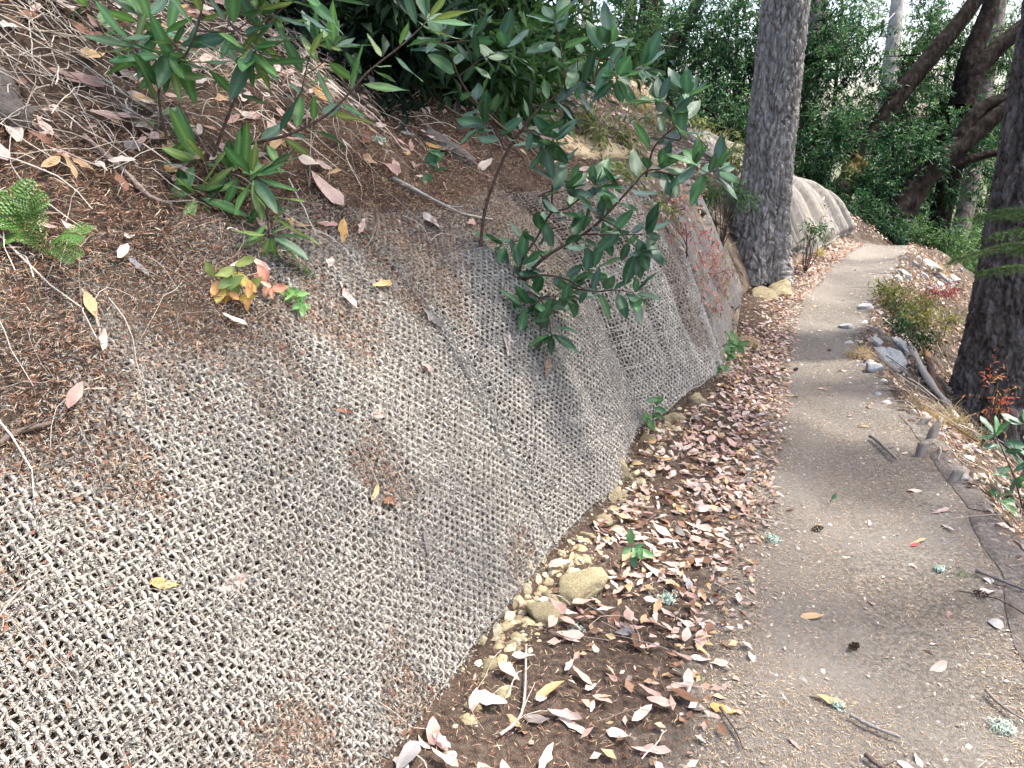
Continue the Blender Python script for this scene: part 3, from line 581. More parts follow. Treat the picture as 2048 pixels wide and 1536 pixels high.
sapling("broadleaf_sapling", "bushy sapling with blue green oval leaves hanging over the folded net", [
    ([(1036, 575), (1086, 518), (1167, 468), (1204, 438), (1249, 390), (1290, 345), (1321, 339)], (0, -.25), .2),
    ([(1292, 354), (1305, 302), (1326, 274), (1365, 237), (1373, 193)], (-.2, -.35), .25, .6), ([(1310, 342), (1350, 350), (1389, 357), (1418, 346), (1436, 340)], (-.25, -.3), .3, .5),
    ([(1036, 575), (1044, 523), (1072, 478), (1102, 427), (1133, 417), (1164, 393), (1188, 373)], (0, -.2), .45, .8), ([(1102, 427), (1105, 380), (1106, 318), (1107, 278)], (-.12, -.2), .45, .6),
    ([(1030, 570), (1076, 551), (1131, 558), (1179, 582), (1233, 580), (1268, 587)], (0, -.25), .3, .7), ([(1036, 580), (1070, 590), (1093, 620), (1103, 668)], (0, -.15), .2, .7),
    ([(1167, 468), (1230, 470), (1290, 468)], (-.1, -.2), .2, .6), ([(1086, 518), (1060, 480), (1010, 490)], (-.03, -.05), .2, .5), ([(1204, 438), (1240, 460), (1275, 500)], (-.13, -.2), .3, .5)], dC, LS_B, .122, 15, GS, gap=.027, r0=.008, side=9)
# right edge shrub
dR = depth_hit(2040, 1010)-.05
sapling("broadleaf_sapling", "dark leafy shrub cut off by the right edge, below the trail", [
    ([(2046, 1020), (2030, 960), (2005, 900), (1990, 870)], (0, -.1), .2), ([(2046, 1020), (2060, 940), (2050, 850)], (0, -.1), .2), ([(2046, 1000), (2015, 990), (1995, 1000)], (0, -.15), .2), ([(2040, 960), (2070, 900), (2095, 880)], (0, 0), .2)], dR, LS_B, .105, 22, GS, gap=.04, r0=.005)

# ------------------------------------------------------------------ bushes on the slope
def bush(name, label, cl, leafL, cols, cat="bush", group=None, per=10, wfac=1., nst=10, mat=M_BGLEAF, base=None, clump=.8):
    c0 = cl[0][0]; b = np.array(base if base is not None else [c0[0], c0[1], H(c0[0], c0[1])]); root = thing(name, label, cat, b, group)
    for i in range(nst):
        c, r, _ = cl[int(rng.integers(0, len(cl)))]; e = c+rsph(1)[0]*r*.7; V, F = tube(smooth_path([b, (b+e)/2+rng.normal(0, .05, 3), e], 8), np.linspace(.006, .002, 8), 5); part("stem", V, F, M_STEM, root)
    V, F, C = crown_cloud(cl, leafL, cols, per=per, clump=clump); part("foliage", V, F, mat, root, C); return root
bush("willowy_bush", "dense bush of long narrow leaves on the upper slope, behind the saplings", [ell(1020, 70, 150, 90, 6.6, 330, ground=True), ell(940, 140, 110, 70, 6.2, 200, ground=True), ell(1150, 110, 90, 70, 7, 150, ground=True), ell(880, 30, 110, 80, 6.6, 180, ground=True)], .12, [(.035, .085, .022), (.05, .11, .03), (.02, .05, .02)])
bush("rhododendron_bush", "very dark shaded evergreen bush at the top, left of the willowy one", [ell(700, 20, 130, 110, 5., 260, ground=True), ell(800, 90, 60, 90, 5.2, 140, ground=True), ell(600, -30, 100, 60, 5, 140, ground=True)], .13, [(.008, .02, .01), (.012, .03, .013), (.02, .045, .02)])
bush("red_leaved_bush", "straggling bush of pink and red leaves over the far net edge", [ell(1375, 500, 70, 75, 5.1, 60, ground=True), ell(1330, 440, 60, 60, 5.3, 40, ground=True), ell(1405, 570, 45, 60, 5.0, 32, ground=True), ell(1440, 540, 30, 40, 5.4, 30, ground=True)], .036, [(.40, .17, .14), (.46, .24, .18), (.33, .12, .10), (.3, .24, .12)], per=7, clump=.3)
bush("green_bush", "thin light green bush above the red leaved one", [ell(1320, 400, 60, 35, 5.4, 55, ground=True), ell(1250, 350, 60, 40, 5.8, 50, ground=True)], .04, [(.16, .22, .07), (.2, .25, .08), (.13, .18, .06)], per=7)
bush("slope_shrub", "low feathery green shrub at the left side of the big fir trunk", [ell(1450, 385, 35, 25, 6.6, 40, ground=True)], .07, LGRN, per=8)
bush("ground_shrub", "olive yellow low shrub beside the trail, below the pale rocks", [ell(1820, 610, 55, 35, 7., 130, ground=True), ell(1860, 650, 50, 35, 6.6, 110, ground=True), ell(1790, 590, 30, 25, 7.2, 50, ground=True)], .045, [(.14, .15, .05), (.19, .18, .06), (.10, .12, .045)], per=8)
bush("reddish_shrub", "small reddish shrub between the pale rocks and the olive shrub", [ell(1855, 580, 35, 20, 7.3, 60, ground=True)], .04, [(.22, .07, .06), (.28, .12, .09)], per=8)
bush("dark_green_shrub", "dark green low shrub just above the pale boulders", [ell(1810, 660, 35, 30, 6.4, 70, ground=True)], .05, GRN, per=8)
bush("orange_sprig", "sprig of small orange and red leaves at the foot of the right edge fir", [ell(1985, 800, 30, 60, 4.9, 34, ground=True)], .035, [(.5, .16, .08), (.55, .25, .12), (.35, .25, .1)], per=5)
bush("edge_tuft", "light green tuft hanging on the mat right of the big fir", [ell(1620, 460, 14, 16, 8.3, 26, ground=True)], .06, LGRN, per=8)
for i, (u, v, ru, rv, d, lb) in enumerate([(1760, 455, 40, 22, 12.3, "low green brush just behind the trail crest"), (1850, 470, 50, 35, 13, "green brush right of the crest, under the leaning bays"), (1920, 500, 55, 45, 13, "green brush on the drop beyond the upper pale rocks"), (1710, 425, 40, 25, 12, "dark brush along the skyline behind the far mat"), (1640, 400, 35, 20, 11.5, "dark fern brush on the skyline right of the big fir"), (1990, 560, 50, 45, 11, "green brush low behind the right edge fir")]):
    bush("understory_brush", lb, [ell(u, v, ru, rv, d, 190)], .075, LGRN if i in (1, 2, 5) else GRN, per=9, group="brush beyond the crest", base=at(u, v+rv*.8, d))
bush("upper_brush", "pale green brush along the skyline left of the big fir", [ell(1440, 300, 60, 40, 9., 90, ground=True), ell(1330, 235, 80, 40, 9., 110, ground=True), ell(1200, 250, 60, 40, 8, 80, ground=True), ell(1480, 360, 25, 25, 8.6, 40, ground=True)], .07, [(.15, .19, .07), (.20, .21, .10), (.11, .15, .05)], per=8)

def mat_px(name, quad, lab, cat, mat, lift, k=26):
    q = np.array(quad, float); t = np.linspace(0, 1, k); P = np.zeros((k, k, 3))
    for i, a in enumerate(t):
        for j, b in enumerate(t):
            u, v = (q[0]*(1-a)+q[1]*a)*(1-b)+(q[3]*(1-a)+q[2]*a)*b; P[i, j] = hit(u, v)
    nn = nrm(P[..., 0], P[..., 1], .05); f = .015*vn(P[..., 0]*9, P[..., 1]*3, 5)
    e1 = np.minimum(np.minimum(t, 1-t)[:, None], np.minimum(t, 1-t)[None, :]); f = f-.06*ss(.14, 0, e1+.10*(vn(P[..., 0]*7, P[..., 1]*7, 9)-.5)); top = (P+nn*(lift+f)[..., None]).reshape(-1, 3); bot = (P+nn*(lift-.008+f)[..., None]).reshape(-1, 3); F = grid_faces(k, k); n = k*k
    idx = np.arange(n).reshape(k, k); rim = np.concatenate([idx[:, 0], idx[-1, 1:], idx[::-1, -1][1:], idx[0, ::-1][1:]])
    solo(name, np.concatenate([top, bot]), np.concatenate([F, F[:, ::-1]+n, np.stack([rim[1:], rim[:-1], rim[:-1]+n, rim[1:]+n], 1)]), mat, lab, cat)
mat_px("sunlit_clay_sheet", [(1080, 268), (1190, 268), (1310, 320), (1150, 322)], "thin tan sheet coloured as sunlit bare clay on the slope behind the saplings", "mat", M_SUNCLAY, .014)  # sheet added for a sunlit bare clay patch, its brightness put in the colour
mat_px("jute_mat", [(1195, 215), (1270, 215), (1470, 345), (1390, 345)], "smooth grey mat strip high on the slope, above the tan clay sheet", "mat", M_JUTE, .02)

# ------------------------------------------------------------------ fallen leaves
FC = {"pink": [(.56, .38, .32), (.50, .32, .27), (.60, .44, .38)], "pale": [(.66, .55, .47), (.7, .6, .52)], "tan": [(.55, .38, .2), (.48, .32, .18)], "yellow": [(.55, .34, .12), (.58, .42, .2)], "brown": [(.16, .08, .045), (.24, .12, .07)], "grey": [(.28, .27, .27), (.2, .18, .17)]}
NAMES = list(FC); PROB = np.array([.44, .24, .11, .05, .12, .04])
TMPL = {}
for cn in NAMES:
    for i in range(6):
        V, F, mid = leaf_mesh(1, rng.uniform(.34, .52), rng.uniform(-.2, .25), rng.uniform(-.25, .4), 6, 2, 1, .6 if i > 3 else .25, rng.uniform(-2.5, 2.5), i)
        c = np.tile(np.array(FC[cn][i % len(FC[cn])])*.84, (len(V), 1)); c[mid] *= .85
        TMPL[(cn, i)] = (V, F, c, mk("fallen_leaf", V, F, M_DRY, c))
def scat(n, s0, s1, n0, n1, dens):
    s_ = rng.uniform(s0, s1, n); q = rng.random(n); a, b = n0(s_), n1(s_); nn = a+(b-a)*q
    keep = rng.random(n) < dens(s_, nn, q); return s_[keep], nn[keep]
nfz = lambda s: NF(s)
R = []
def add(reg, sn_, lo, hi):
    s_, n_ = sn_; x, y = xy(s_, n_); R.append((np.full(len(s_), reg), x, y, rng.uniform(lo, hi, len(s_))))
add(0, scat(1250, .2, 10, LT, NF, lambda s, n, q: (.2+.8*ss(.8, .25, q))*(vn(s*3, n*4, 71)*.9+.35)), .03, .075)
add(0, scat(45, -.9, .1, lambda s: LT(s)+.1, lambda s: NF(s)+.02, lambda s, n, q: .9+0*q), .06, .11)
add(0, scat(120, -.2, 2.4, LT, NF, lambda s, n, q: .8+0*q), .06, .11)
add(0, scat(1000, .6, 5, lambda s: LT(s)-.12, lambda s: NF(s)-.05, lambda s, n, q: ss(0, .3, q)*.9), .03, .07)
add(1, scat(260, -.6, 9, RT, LT, lambda s, n, q: .25+.5*(q > .8)), .03, .075)
add(2, scat(6500, -.9, 7.5, lambda s: NF(s)+.7, lambda s: NF(s)+4.4, lambda s, n, q: .12+.88*ss(.4, .6, vn(s*1.7, n*1.7, 72))*ss(.0, .28, q)), .045, .12)
add(2, scat(2600, -1, 3.2, lambda s: NF(s)+.85, lambda s: NF(s)+3, lambda s, n, q: .1+.9*ss(.05, .3, q)*ss(.38, .55, vn(s*2.2, n*2.2, 75))), .04, .10)
add(3, scat(28, -.8, 3.2, lambda s: NF(s)+.1, lambda s: NF(s)+.9, lambda s, n, q: .3+.6*q), .05, .095)
add(4, scat(800, .3, 10, lambda s: RT(s)-2.6, RT, lambda s, n, q: .2+.7*vn(s*2, n*2, 73)), .04, .09)
reg = np.concatenate([r[0] for r in R]); X = np.concatenate([r[1] for r in R]); Y = np.concatenate([r[2] for r in R]); LN = np.concatenate([r[3] for r in R])
# leaves the photograph singles out: pixel, length, colour, yaw
HAND = [(318, 1176, .062, "yellow", .3, "yellow curled leaf lying alone on the nearest net"), (460, 648, .075, "pale", .2, "pale pink leaf lying flat above the nearest net, below the yellow green sprig"), (200, 690, .07, "pink", 2.2, "pink leaf beside the dark twigs at the left edge of the net"),
        (175, 622, .085, "tan", 2.4, "tan leaf curled among needles near the left edge"), (150, 800, .07, "pink", 1.8, "narrow pink leaf standing on the needle clump at the left"), (840, 1085, .085, "grey", 2.4, "blue grey leaf on the lower middle of the net"), (738, 990, .07, "tan", 1.8, "orange tan leaf on the net above the blue grey one"),
        (680, 830, .06, "brown", .2, "dark curled leaf in the middle of the nearest net"), (845, 742, .06, "pink", .1, "salmon leaf below the needle band on the net"), (1003, 690, .13, "pale", 2.2, "long pale leaf stuck on the second net under the sapling"), (1085, 740, .11, "tan", 1.9, "long tan leaf hanging on the net left of the folds"),
        (860, 640, .1, "grey", 2.5, "grey brown curled leaf at the brow of the net"), (757, 578, .1, "yellow", .9, "yellow orange leaf on the brow"), (1450, 1170+250, .09, "yellow", .1, "orange yellow leaf at the left edge of the bare trail"), (1382, 1415, .08, "grey", 2.5, "blue grey leaf touching the orange yellow one at the trail edge"),
        (1655, 1405, .1, "yellow", 2.7, "yellow strip of leaf with lichen on the near trail"), (1625, 1235, .085, "tan", .1, "tan split leaf in the middle of the near trail"), (1880, 1025, .085, "pink", .2, "pink leaf near the right shoulder of the trail"), (1975, 1185, .06, "pale", .0, "pale flake of leaf at the right shoulder"), (1830, 1092, .035, "red", .3, "small crimson leaf on the right half of the trail"),
        (150, 165, .16, "pink", .2, "broad pinkish leaf on the twig litter at the upper left"), (178, 118, .13, "tan", 1.5, "large curled leaf on the twig litter behind the other broad one"), (650, 385, .17, "pink", 2.6, "long curled salmon leaf in the litter between the saplings"), (860, 453, .12, "pale", 2.5, "pale oval leaf left of the tall sapling's foot"), (690, 600, .11, "pink", 2.4, "slender pink leaf on the needles under the hanging twig"), (680, 470, .13, "yellow", 2.1, "long yellow leaf in the litter below the left sapling")]
TMPL["red"] = None
V, F, mid = leaf_mesh(1, .5, .1, .2, 6, 2, 1, .1, .3, 3); ME_RED = mk("fallen_leaf", V, F, M_DRY, np.tile([.5, .06, .07], (len(V), 1)))
for (u, v, L, cn, yaw, lb) in HAND:
    p = hit(u, v); m = on_ground(p[None, 0], p[None, 1], .12, np.array([yaw]))[0]*L; m4 = np.eye(4); m4[:3, :3] = m; m4[:3, 3] = p+m[:, 2]/L*(.024 if float(sn(p[0], p[1])[1]-NF(sn(p[0], p[1])[0])) > .03 else .008)-m[:, 0]*.5
    o = link("fallen_leaf", ME_RED if cn == "red" else TMPL[(cn, int(rng.integers(0, 6)))][3], None, Matrix(m4.tolist())); tag(o, lb, "leaf", "fallen leaves")
Mx = on_ground(X, Y, .2); Pz = np.stack([X, Y, H(X, Y)], -1)+Mx[..., 2]*(.006+.022*rng.random(len(X))*(reg == 0)+.01*(reg == 3)+(.012+.03*rng.random(len(X)))*(reg == 2)+(.01+.02*rng.random(len(X)))*(reg == 4))[:, None]-Mx[..., 0]*LN[:, None]*.5
cid = rng.choice(6, len(X), p=PROB/PROB.sum()); vid = rng.integers(0, 6, len(X))
u, v, dep = project(Pz); size = np.where((u > 10) & (u < 2038) & (v > 10) & (v < 1526) & (dep > .5), LN/dep*(.5+.5*np.abs((Mx[..., 2]*unit(CAM-Pz)).sum(-1))), 0)
order = np.argsort(-size); ind = np.zeros(len(X), bool); ind[order[:270]] = True
CW = {"pink": "dull pink", "pale": "pale", "tan": "tan", "yellow": "orange yellow", "brown": "dark brown", "grey": "grey"}
RW = {0: "dry leaf in the drift between the netting and the bare trail", 1: "dry leaf on the bare tread of the trail", 2: "dry leaf in the litter on the upper slope", 3: "dry leaf caught on the netting", 4: "dry leaf on the slope below the trail"}
LAB = {}
for i in np.nonzero(ind)[0]:
    cn = NAMES[cid[i]]; m4 = np.eye(4); m4[:3, :3] = Mx[i]*LN[i]; m4[:3, 3] = Pz[i]
    o = link("fallen_leaf", TMPL[(cn, int(vid[i]))][3], None, Matrix(m4.tolist())); sz = "" if LN[i] < .08 else "large "
    si, ni = sn(X[i], Y[i]); si = float(si); ni = float(ni); q = (ni-float(LT(si)))/max(float(NF(si)-LT(si)), .05); f = ["flat ", "cupped ", "twisted ", "folded ", "torn ", "ragged "][int(vid[i])]
    zone = "the nearest net" if si < .45 else "the first seam" if si < 1.1 else "the second net" if si < 2.1 else "the folded third net" if si < 3.3 else "the red leaved bush" if si < 4.6 else "the big fir"
    pos = {0: ("close under " if q > .6 else "mid drift by " if q > .3 else "trailside in drift by ")+zone, 1: "on bare tread by "+zone, 2: "on the slope above "+zone, 3: "caught on "+zone, 4: "below the trail opposite "+zone}[int(reg[i])]
    LAB.setdefault(sz+f+CW[cn]+" leaf "+pos, []).append((float(u[i]), o))
for lb, lst in LAB.items():
    lst.sort(key=lambda a: a[0])
    for k, (uu, o) in enumerate(lst):
        tag(o, lb if len(lst) == 1 else lb+", "+(["leftmost", "second from left", "third from left", "fourth from left", "fifth from left", "sixth from left"][k] if k < 6 and k < len(lst)-1 else "rightmost" if k == len(lst)-1 else "right half"), "leaf", "fallen leaves")
def litter_obj(name, label, sel):
    Vs, Fs, Cs, n0 = [], [], [], 0
    for ci, cn in enumerate(NAMES):
        for vi in range(6):
            k = sel & (cid == ci) & (vid == vi)
            if not k.any(): continue
            tv, tf, tc, _ = TMPL[(cn, vi)]; V, F = batch(tv, tf, Mx[k]*LN[k][:, None, None], Pz[k]); Vs.append(V); Fs.append(F+n0); Cs.append(np.tile(tc, (k.sum(), 1))*np.repeat(.75+.45*rng.random((k.sum(), 1)), len(tv), 0)); n0 += len(V)
    o = link(name, mk(name, np.concatenate(Vs), np.concatenate(Fs), M_DRY, np.concatenate(Cs))); tag(o, label, "leaf litter", kind="stuff")
litter_obj("leaf_litter", "smaller dry leaves strewn over verge, slopes and trail", ~ind)

# crumbs of leaf, needles, straw twigs: uncountable ground cover
def crumbs(n, s0, s1, n0, n1, dens, L0, L1, wr, cols, name, label, mat, lift=.004, tilt=.25, cov=False):
    s_, n_ = scat(n, s0, s1, n0, n1, dens); x, y = xy(s_, n_); k = len(x); Mx = on_ground(x, y, tilt); z = H(x, y)
    lf = lift*(.4+rng.random(k))
    if cov: lf = lf+.014*(1-cover(s_, n_-NF(s_), z))*rng.random(k)
    P = np.stack([x, y, z], -1)+nrm(x, y, .03)*lf[:, None]; L = rng.uniform(L0, L1, k); W = L*wr*(.7+.6*rng.random(k)) if wr > .1 else np.full(k, wr)*(.8+.5*rng.random(k))
    V, F = leaf_rhomb(k, P, Mx[..., 0], Mx[..., 2], L, W, .05)
    cc = np.repeat(np.array(cols)[rng.integers(0, len(cols), k)]*(.65+.7*rng.random((k, 1))), 4, 0)
    o = link(name, mk(name, V, F, mat, cc, smooth=False)); tag(o, label, "litter", kind="stuff"); return o
RED = [(.16, .075, .042), (.22, .105, .06), (.11, .058, .036), (.30, .2, .125), (.42, .33, .23)]
TANN = [(.40, .30, .18), (.30, .2, .12), (.5, .42, .3), (.2, .13, .08)]
up = lambda s: NF(s)+1.5
crumbs(120000, -1.1, 3.4, lambda s: NF(s)+.02, lambda s: NF(s)+1.3, lambda s, n, q: np.clip(.09+1.1*cover(s, n-NF(s), Hsn(s, n)), 0, 1), .010, .028, .0016, RED, "needle_litter", "brown fir needles lodged in the netting and brow", M_NEED, .012, .5, True)
crumbs(9000, -1.1, 3.4, lambda s: NF(s)+.02, lambda s: NF(s)+1.4, lambda s, n, q: np.clip(.05+.9*cover(s, n-NF(s), Hsn(s, n)), 0, 1), .008, .02, .45, [(.16, .07, .045), (.12, .055, .036), (.26, .15, .1)], "bud_scale_litter", "reddish scales and crumbs lodged in the netting", M_DRY, .014, .5, True)
crumbs(52000, -1.2, 8, lambda s: NF(s)+.9, lambda s: NF(s)+4.5, lambda s, n, q: (1-q*.75), .018, .05, .0026, RED+TANN, "slope_needles", "needles and straw covering the upper slope", M_NEED, .03, .45)
crumbs(85000, -.6, 6.5, RT, LT, lambda s, n, q: np.clip(1.1-s/6, .15, 1)*(.25+.75*ss(.35, .6, vn(s*3, n*5, 81)+.25*(np.abs(q-.5)*2)**2)), .008, .024, .0015, TANN, "trail_needles", "tan needles trodden into the trail", M_NEED, .003, .12)
crumbs(14000, -.6, 10, RT, LT, lambda s, n, q: .12+.75*ss(.6, 1, q)+.35*ss(.25, 0, q), .005, .02, .5, [(.42, .33, .27), (.46, .4, .34), (.3, .22, .15), (.22, .2, .18)], "leaf_crumbs", "pale crumbs of broken leaf on the trail", M_DRY, .004, .2)
crumbs(26000, -.4, 9, LT, NF, lambda s, n, q: .9+0*q, .012, .03, .0018, RED, "verge_needles", "red brown needles under the leaf drift", M_NEED, .008, .35)
crumbs(19000, -.3, 10, lambda s: LT(s)-.12, NF, lambda s, n, q: (.15+.85*ss(.75, .2, q))*(.2+.8*vn(s*3, n*4, 71))*ss(-.6, 1.6, s), .012, .045, .55, [(.43, .3, .25), (.46, .37, .32), (.36, .24, .18), (.2, .115, .07), (.42, .3, .17)], "leaf_fragments", "broken bits of pink leaf in the drift", M_DRY, .015, .4)
crumbs(60000, .2, 11, lambda s: RT(s)-3.2, RT, lambda s, n, q: .3+.7*q, .02, .06, .003, TANN+RED+[(.3, .28, .26)], "lower_slope_needles", "needles and stalks on the slope below the trail", M_NEED, .02, .5)
crumbs(17000, .2, 11, lambda s: RT(s)-3.2, RT, lambda s, n, q: .3+.7*q, .02, .06, .5, [(.36, .26, .18), (.42, .34, .27), (.25, .16, .1), (.14, .085, .06)], "lower_slope_crumbs", "broken leaf bits on the slope below the trail", M_DRY, .012, .4)
crumbs(14000, 3.3, 12.5, lambda s: NF(s)+.05, lambda s: NF(s)+3, lambda s, n, q: .2+.8*vn(s*2, n*2, 74), .02, .06, .5, [(.4, .28, .22), (.42, .34, .27), (.25, .16, .1)], "far_leaf_crumbs", "small fallen leaves on the far bank", M_DRY, .035, .4)

# ------------------------------------------------------------------ twigs and sticks
def twig_path(p, yaw, L, k=7, wob=.12, lift=.006):
    t = np.linspace(0, 1, k); a = yaw+np.cumsum(rng.normal(0, wob, k)); x = p[0]+np.cumsum(np.cos(a))*L/k; y = p[1]+np.cumsum(np.sin(a))*L/k
    return np.stack([x, y, H(x, y)], -1)+nrm(x, y, .05)*(lift+.02*np.sin(t*PI)*rng.random())[:, None] if False else np.stack([x, y, H(x, y)+lift*1.3+.008+.02*np.sin(t*PI)*rng.random()], -1)
def twig_stuff(name, label, n, s0, s1, n0, n1, dens, L0, L1, r0, r1, cols, lift):
    s_, n_ = scat(n, s0, s1, n0, n1, dens); x, y = xy(s_, n_); k = len(x); K = 6; t = np.linspace(0, 1, K)
    a = rng.random((k, 1))*2*PI+np.cumsum(rng.normal(0, .22, (k, K)), 1); st = rng.uniform(L0, L1, (k, 1))/K
    px_ = x[:, None]+np.cumsum(np.cos(a)*st, 1); py_ = y[:, None]+np.cumsum(np.sin(a)*st, 1)
    P = np.stack([px_, py_, H(px_, py_)+(lift*rng.random((k, 1))+.003)*1.3+.008+.02*np.sin(t*PI)[None]*rng.random((k, 1))], -1)
    T = unit(np.gradient(P, axis=1)); A = unit(np.cross(T, np.array([0, 0, 1.])+0*T)); B = np.cross(A, T); r = rng.uniform(r0, r1, (k, 1))*(1-.5*t)[None]
    th = np.arange(3)*2*PI/3; V = P[:, :, None]+r[..., None, None]*(np.cos(th)[:, None]*A[:, :, None]+np.sin(th)[:, None]*B[:, :, None])
    q = np.arange(3); q2 = (q+1) % 3; f = np.concatenate([np.stack([i*3+q, i*3+q2, i*3+3+q2, i*3+3+q], 1) for i in range(K-1)]); F = (f[None]+(np.arange(k)*K*3)[:, None, None]).reshape(-1, 4)
    cc = np.repeat(np.array(cols)[rng.integers(0, len(cols), k)]*(.7+.6*rng.random((k, 1))), K*3, 0)
    tag(link(name, mk(name, V.reshape(-1, 3), F, M_TWIG, cc)), label, "twigs", kind="stuff")
TW = [(.42, .37, .31), (.30, .25, .2), (.52, .46, .38), (.18, .13, .1)]
twig_stuff("straw_twigs", "tangle of thin grey and straw twigs on the upper left slope", 4200, -.9, 6, lambda s: NF(s)+1.0, lambda s: NF(s)+4, lambda s, n, q: .12+.88*ss(.08, .4, q)*ss(6, 1.5, s), .10, .45, .0016, .0042, TW, .06)
twig_stuff("dry_twigs", "dense dry grey twigs matted over the brow and near slope", 5200, -1.1, 3.2, lambda s: NF(s)+.75, lambda s: NF(s)+3, lambda s, n, q: .08+.92*ss(.05, .35, q+.25*(vn(s*2, n*2, 76)-.5)), .06, .34, .0009, .0030, TW+[(.55, .5, .42)], .06)
twig_stuff("net_twigs", "thin twigs lying across the netting", 320, -1, 3.3, lambda s: NF(s)+.1, lambda s: NF(s)+1.1, lambda s, n, q: .15+.85*q, .06, .28, .0009, .002, TW, .02)
twig_stuff("verge_twigs", "thin twigs among the fallen leaves", 160, -.2, 6, LT, NF, lambda s, n, q: .8+0*q, .06, .25, .001, .0022, TW, .02)
twig_stuff("trail_twigs", "small broken twigs on the trail", 120, -.4, 7, RT, LT, lambda s, n, q: .3+.7*np.abs(q-.5)*2, .03, .12, .0009, .002, TW, .004)
twig_stuff("lower_twigs", "dead twigs on the slope below the trail", 700, .2, 9, lambda s: RT(s)-3, RT, lambda s, n, q: .4+.6*q, .1, .5, .0015, .005, TW+[(.08, .06, .05)], .07)
STK = [([(785, 365), (860, 405), (920, 435), (985, 447)], .008, (.30, .29, .26), "lichened grey stick lying on the slope left of the tall sapling"), ([(170, 285), (250, 355), (300, 405), (345, 420)], .008, (.28, .22, .18), "long bent stick running down the litter below the left sapling"),
       ([(0, 60), (90, 75), (200, 92)], .006, (.35, .29, .22), "straight brown stick near the top left corner"), ([(1000, 1480), (1045, 1430), (1052, 1300)], .005, (.3, .27, .24), "grey forked twig at the foot of the nearest net"),
       ([(1700, 1440), (1740, 1462), (1800, 1485)], .006, (.25, .23, .21), "dark short stick lying on the near trail"), ([(1950, 1150), (2000, 1170), (2050, 1190)], .008, (.16, .14, .13), "dark stick on the right shoulder of the near trail"), ([(1970, 1390), (2000, 1420), (2046, 1450)], .005, (.2, .17, .15), "thin stick at the right edge of the near trail"),
       ([(1440, 1425), (1470, 1470), (1485, 1505)], .005, (.15, .12, .1), "thin dark forked twig at the left edge of the trail"), ([(1730, 1520), (1760, 1545), (1800, 1560)], .007, (.12, .09, .08), "dark stick end at the bottom edge of the trail"),
       ([(1400, 430), (1455, 470), (1500, 510)], .022, (.07, .055, .045), "dark fallen branch on the slope left of the big fir"), ([(1805, 680), (1850, 760), (1900, 830), (1945, 880)], .028, (.42, .37, .31), "pale barkless pole lying down the slope by the right edge fir"), ([(1850, 700), (1862, 760), (1885, 800)], .03, (.14, .075, .045), "reddish brown dead branch beside the pale pole"), 
       ([(620, 380), (622, 300), (628, 210)], .003, (.3, .27, .24), "thin bare twig standing in front of the litter between the saplings"), ([(0, 905), (40, 880), (105, 862)], .007, (.13, .1, .08), "dark stick at the left edge, on the net"), ([(165, 590), (195, 650), (210, 720)], .004, (.33, .28, .22), "bent twig crossing the net near the left edge"), ([(1740, 880), (1770, 905), (1790, 925)], .012, (.2, .17, .15), "short grey stick on the right shoulder in mid distance"), ([(2000, 870), (2030, 890), (2060, 905)], .02, (.5, .46, .4), "pale broken branch behind the right edge shrub")]
for pts, r, c, lb in STK:
    P = np.array([hit(u, v) for u, v in pts]); P = smooth_path(P, 14); P[:, 2] = np.maximum(P[:, 2], H(P[:, 0], P[:, 1]))+r*.8+.012
    V, F = tube(P, r*np.linspace(1, .55, 14)*(1+.15*rng.normal(0, 1, 14)), 8); Vb, Fb = tube(smooth_path([P[6], P[6]+(P[8]-P[6])*.6+np.array([.01, .004, .006]), P[6]+(P[9]-P[6])*.7+np.array([.028, .01, .016])], 6), np.linspace(r*.5, r*.2, 6), 5)
    V, F = join([(V, F), (Vb, Fb)]); solo("stick", V, F, M_TWIG, lb, "stick", "sticks lying about", np.tile(c, (len(V), 1)))
# rotten log at the left edge, driftwood stub in the litter
for (pts, r, c, lb) in [([(-60, 205), (0, 238), (62, 262)], .05, (.085, .075, .068), "rotten grey log end at the left edge of the slope"), ([(850, 275), (890, 300), (945, 335)], .035, (.13, .11, .095), "dark weathered stump of wood in the litter, left of the tall sapling")]:
    P = np.array([hit(max(u, 2), v) for u, v in pts]); 
    if pts[0][0] < 0: P[0] = P[0]+(P[0]-P[1])*.8
    P = smooth_path(P, 16); P[:, 2] += r*.4; V, F = trunk_mesh(P, [r, r*1.05, r*.8], 26, 30, (.02, .1), .012, 6, .15); ca = V[:26].mean(0); cb = V[-26:].mean(0); n = len(V); V = np.concatenate([V, [ca], [cb]]); j = np.arange(26); F = np.concatenate([F, np.stack([(j+1) % 26, j, j*0+n, j*0+n], 1), np.stack([n-26+j, n-26+(j+1) % 26, j*0+n+1, j*0+n+1], 1)])
    solo("log", V, tri(F), M_TWIG, lb, "log", None, np.tile(c, (len(V), 1)))

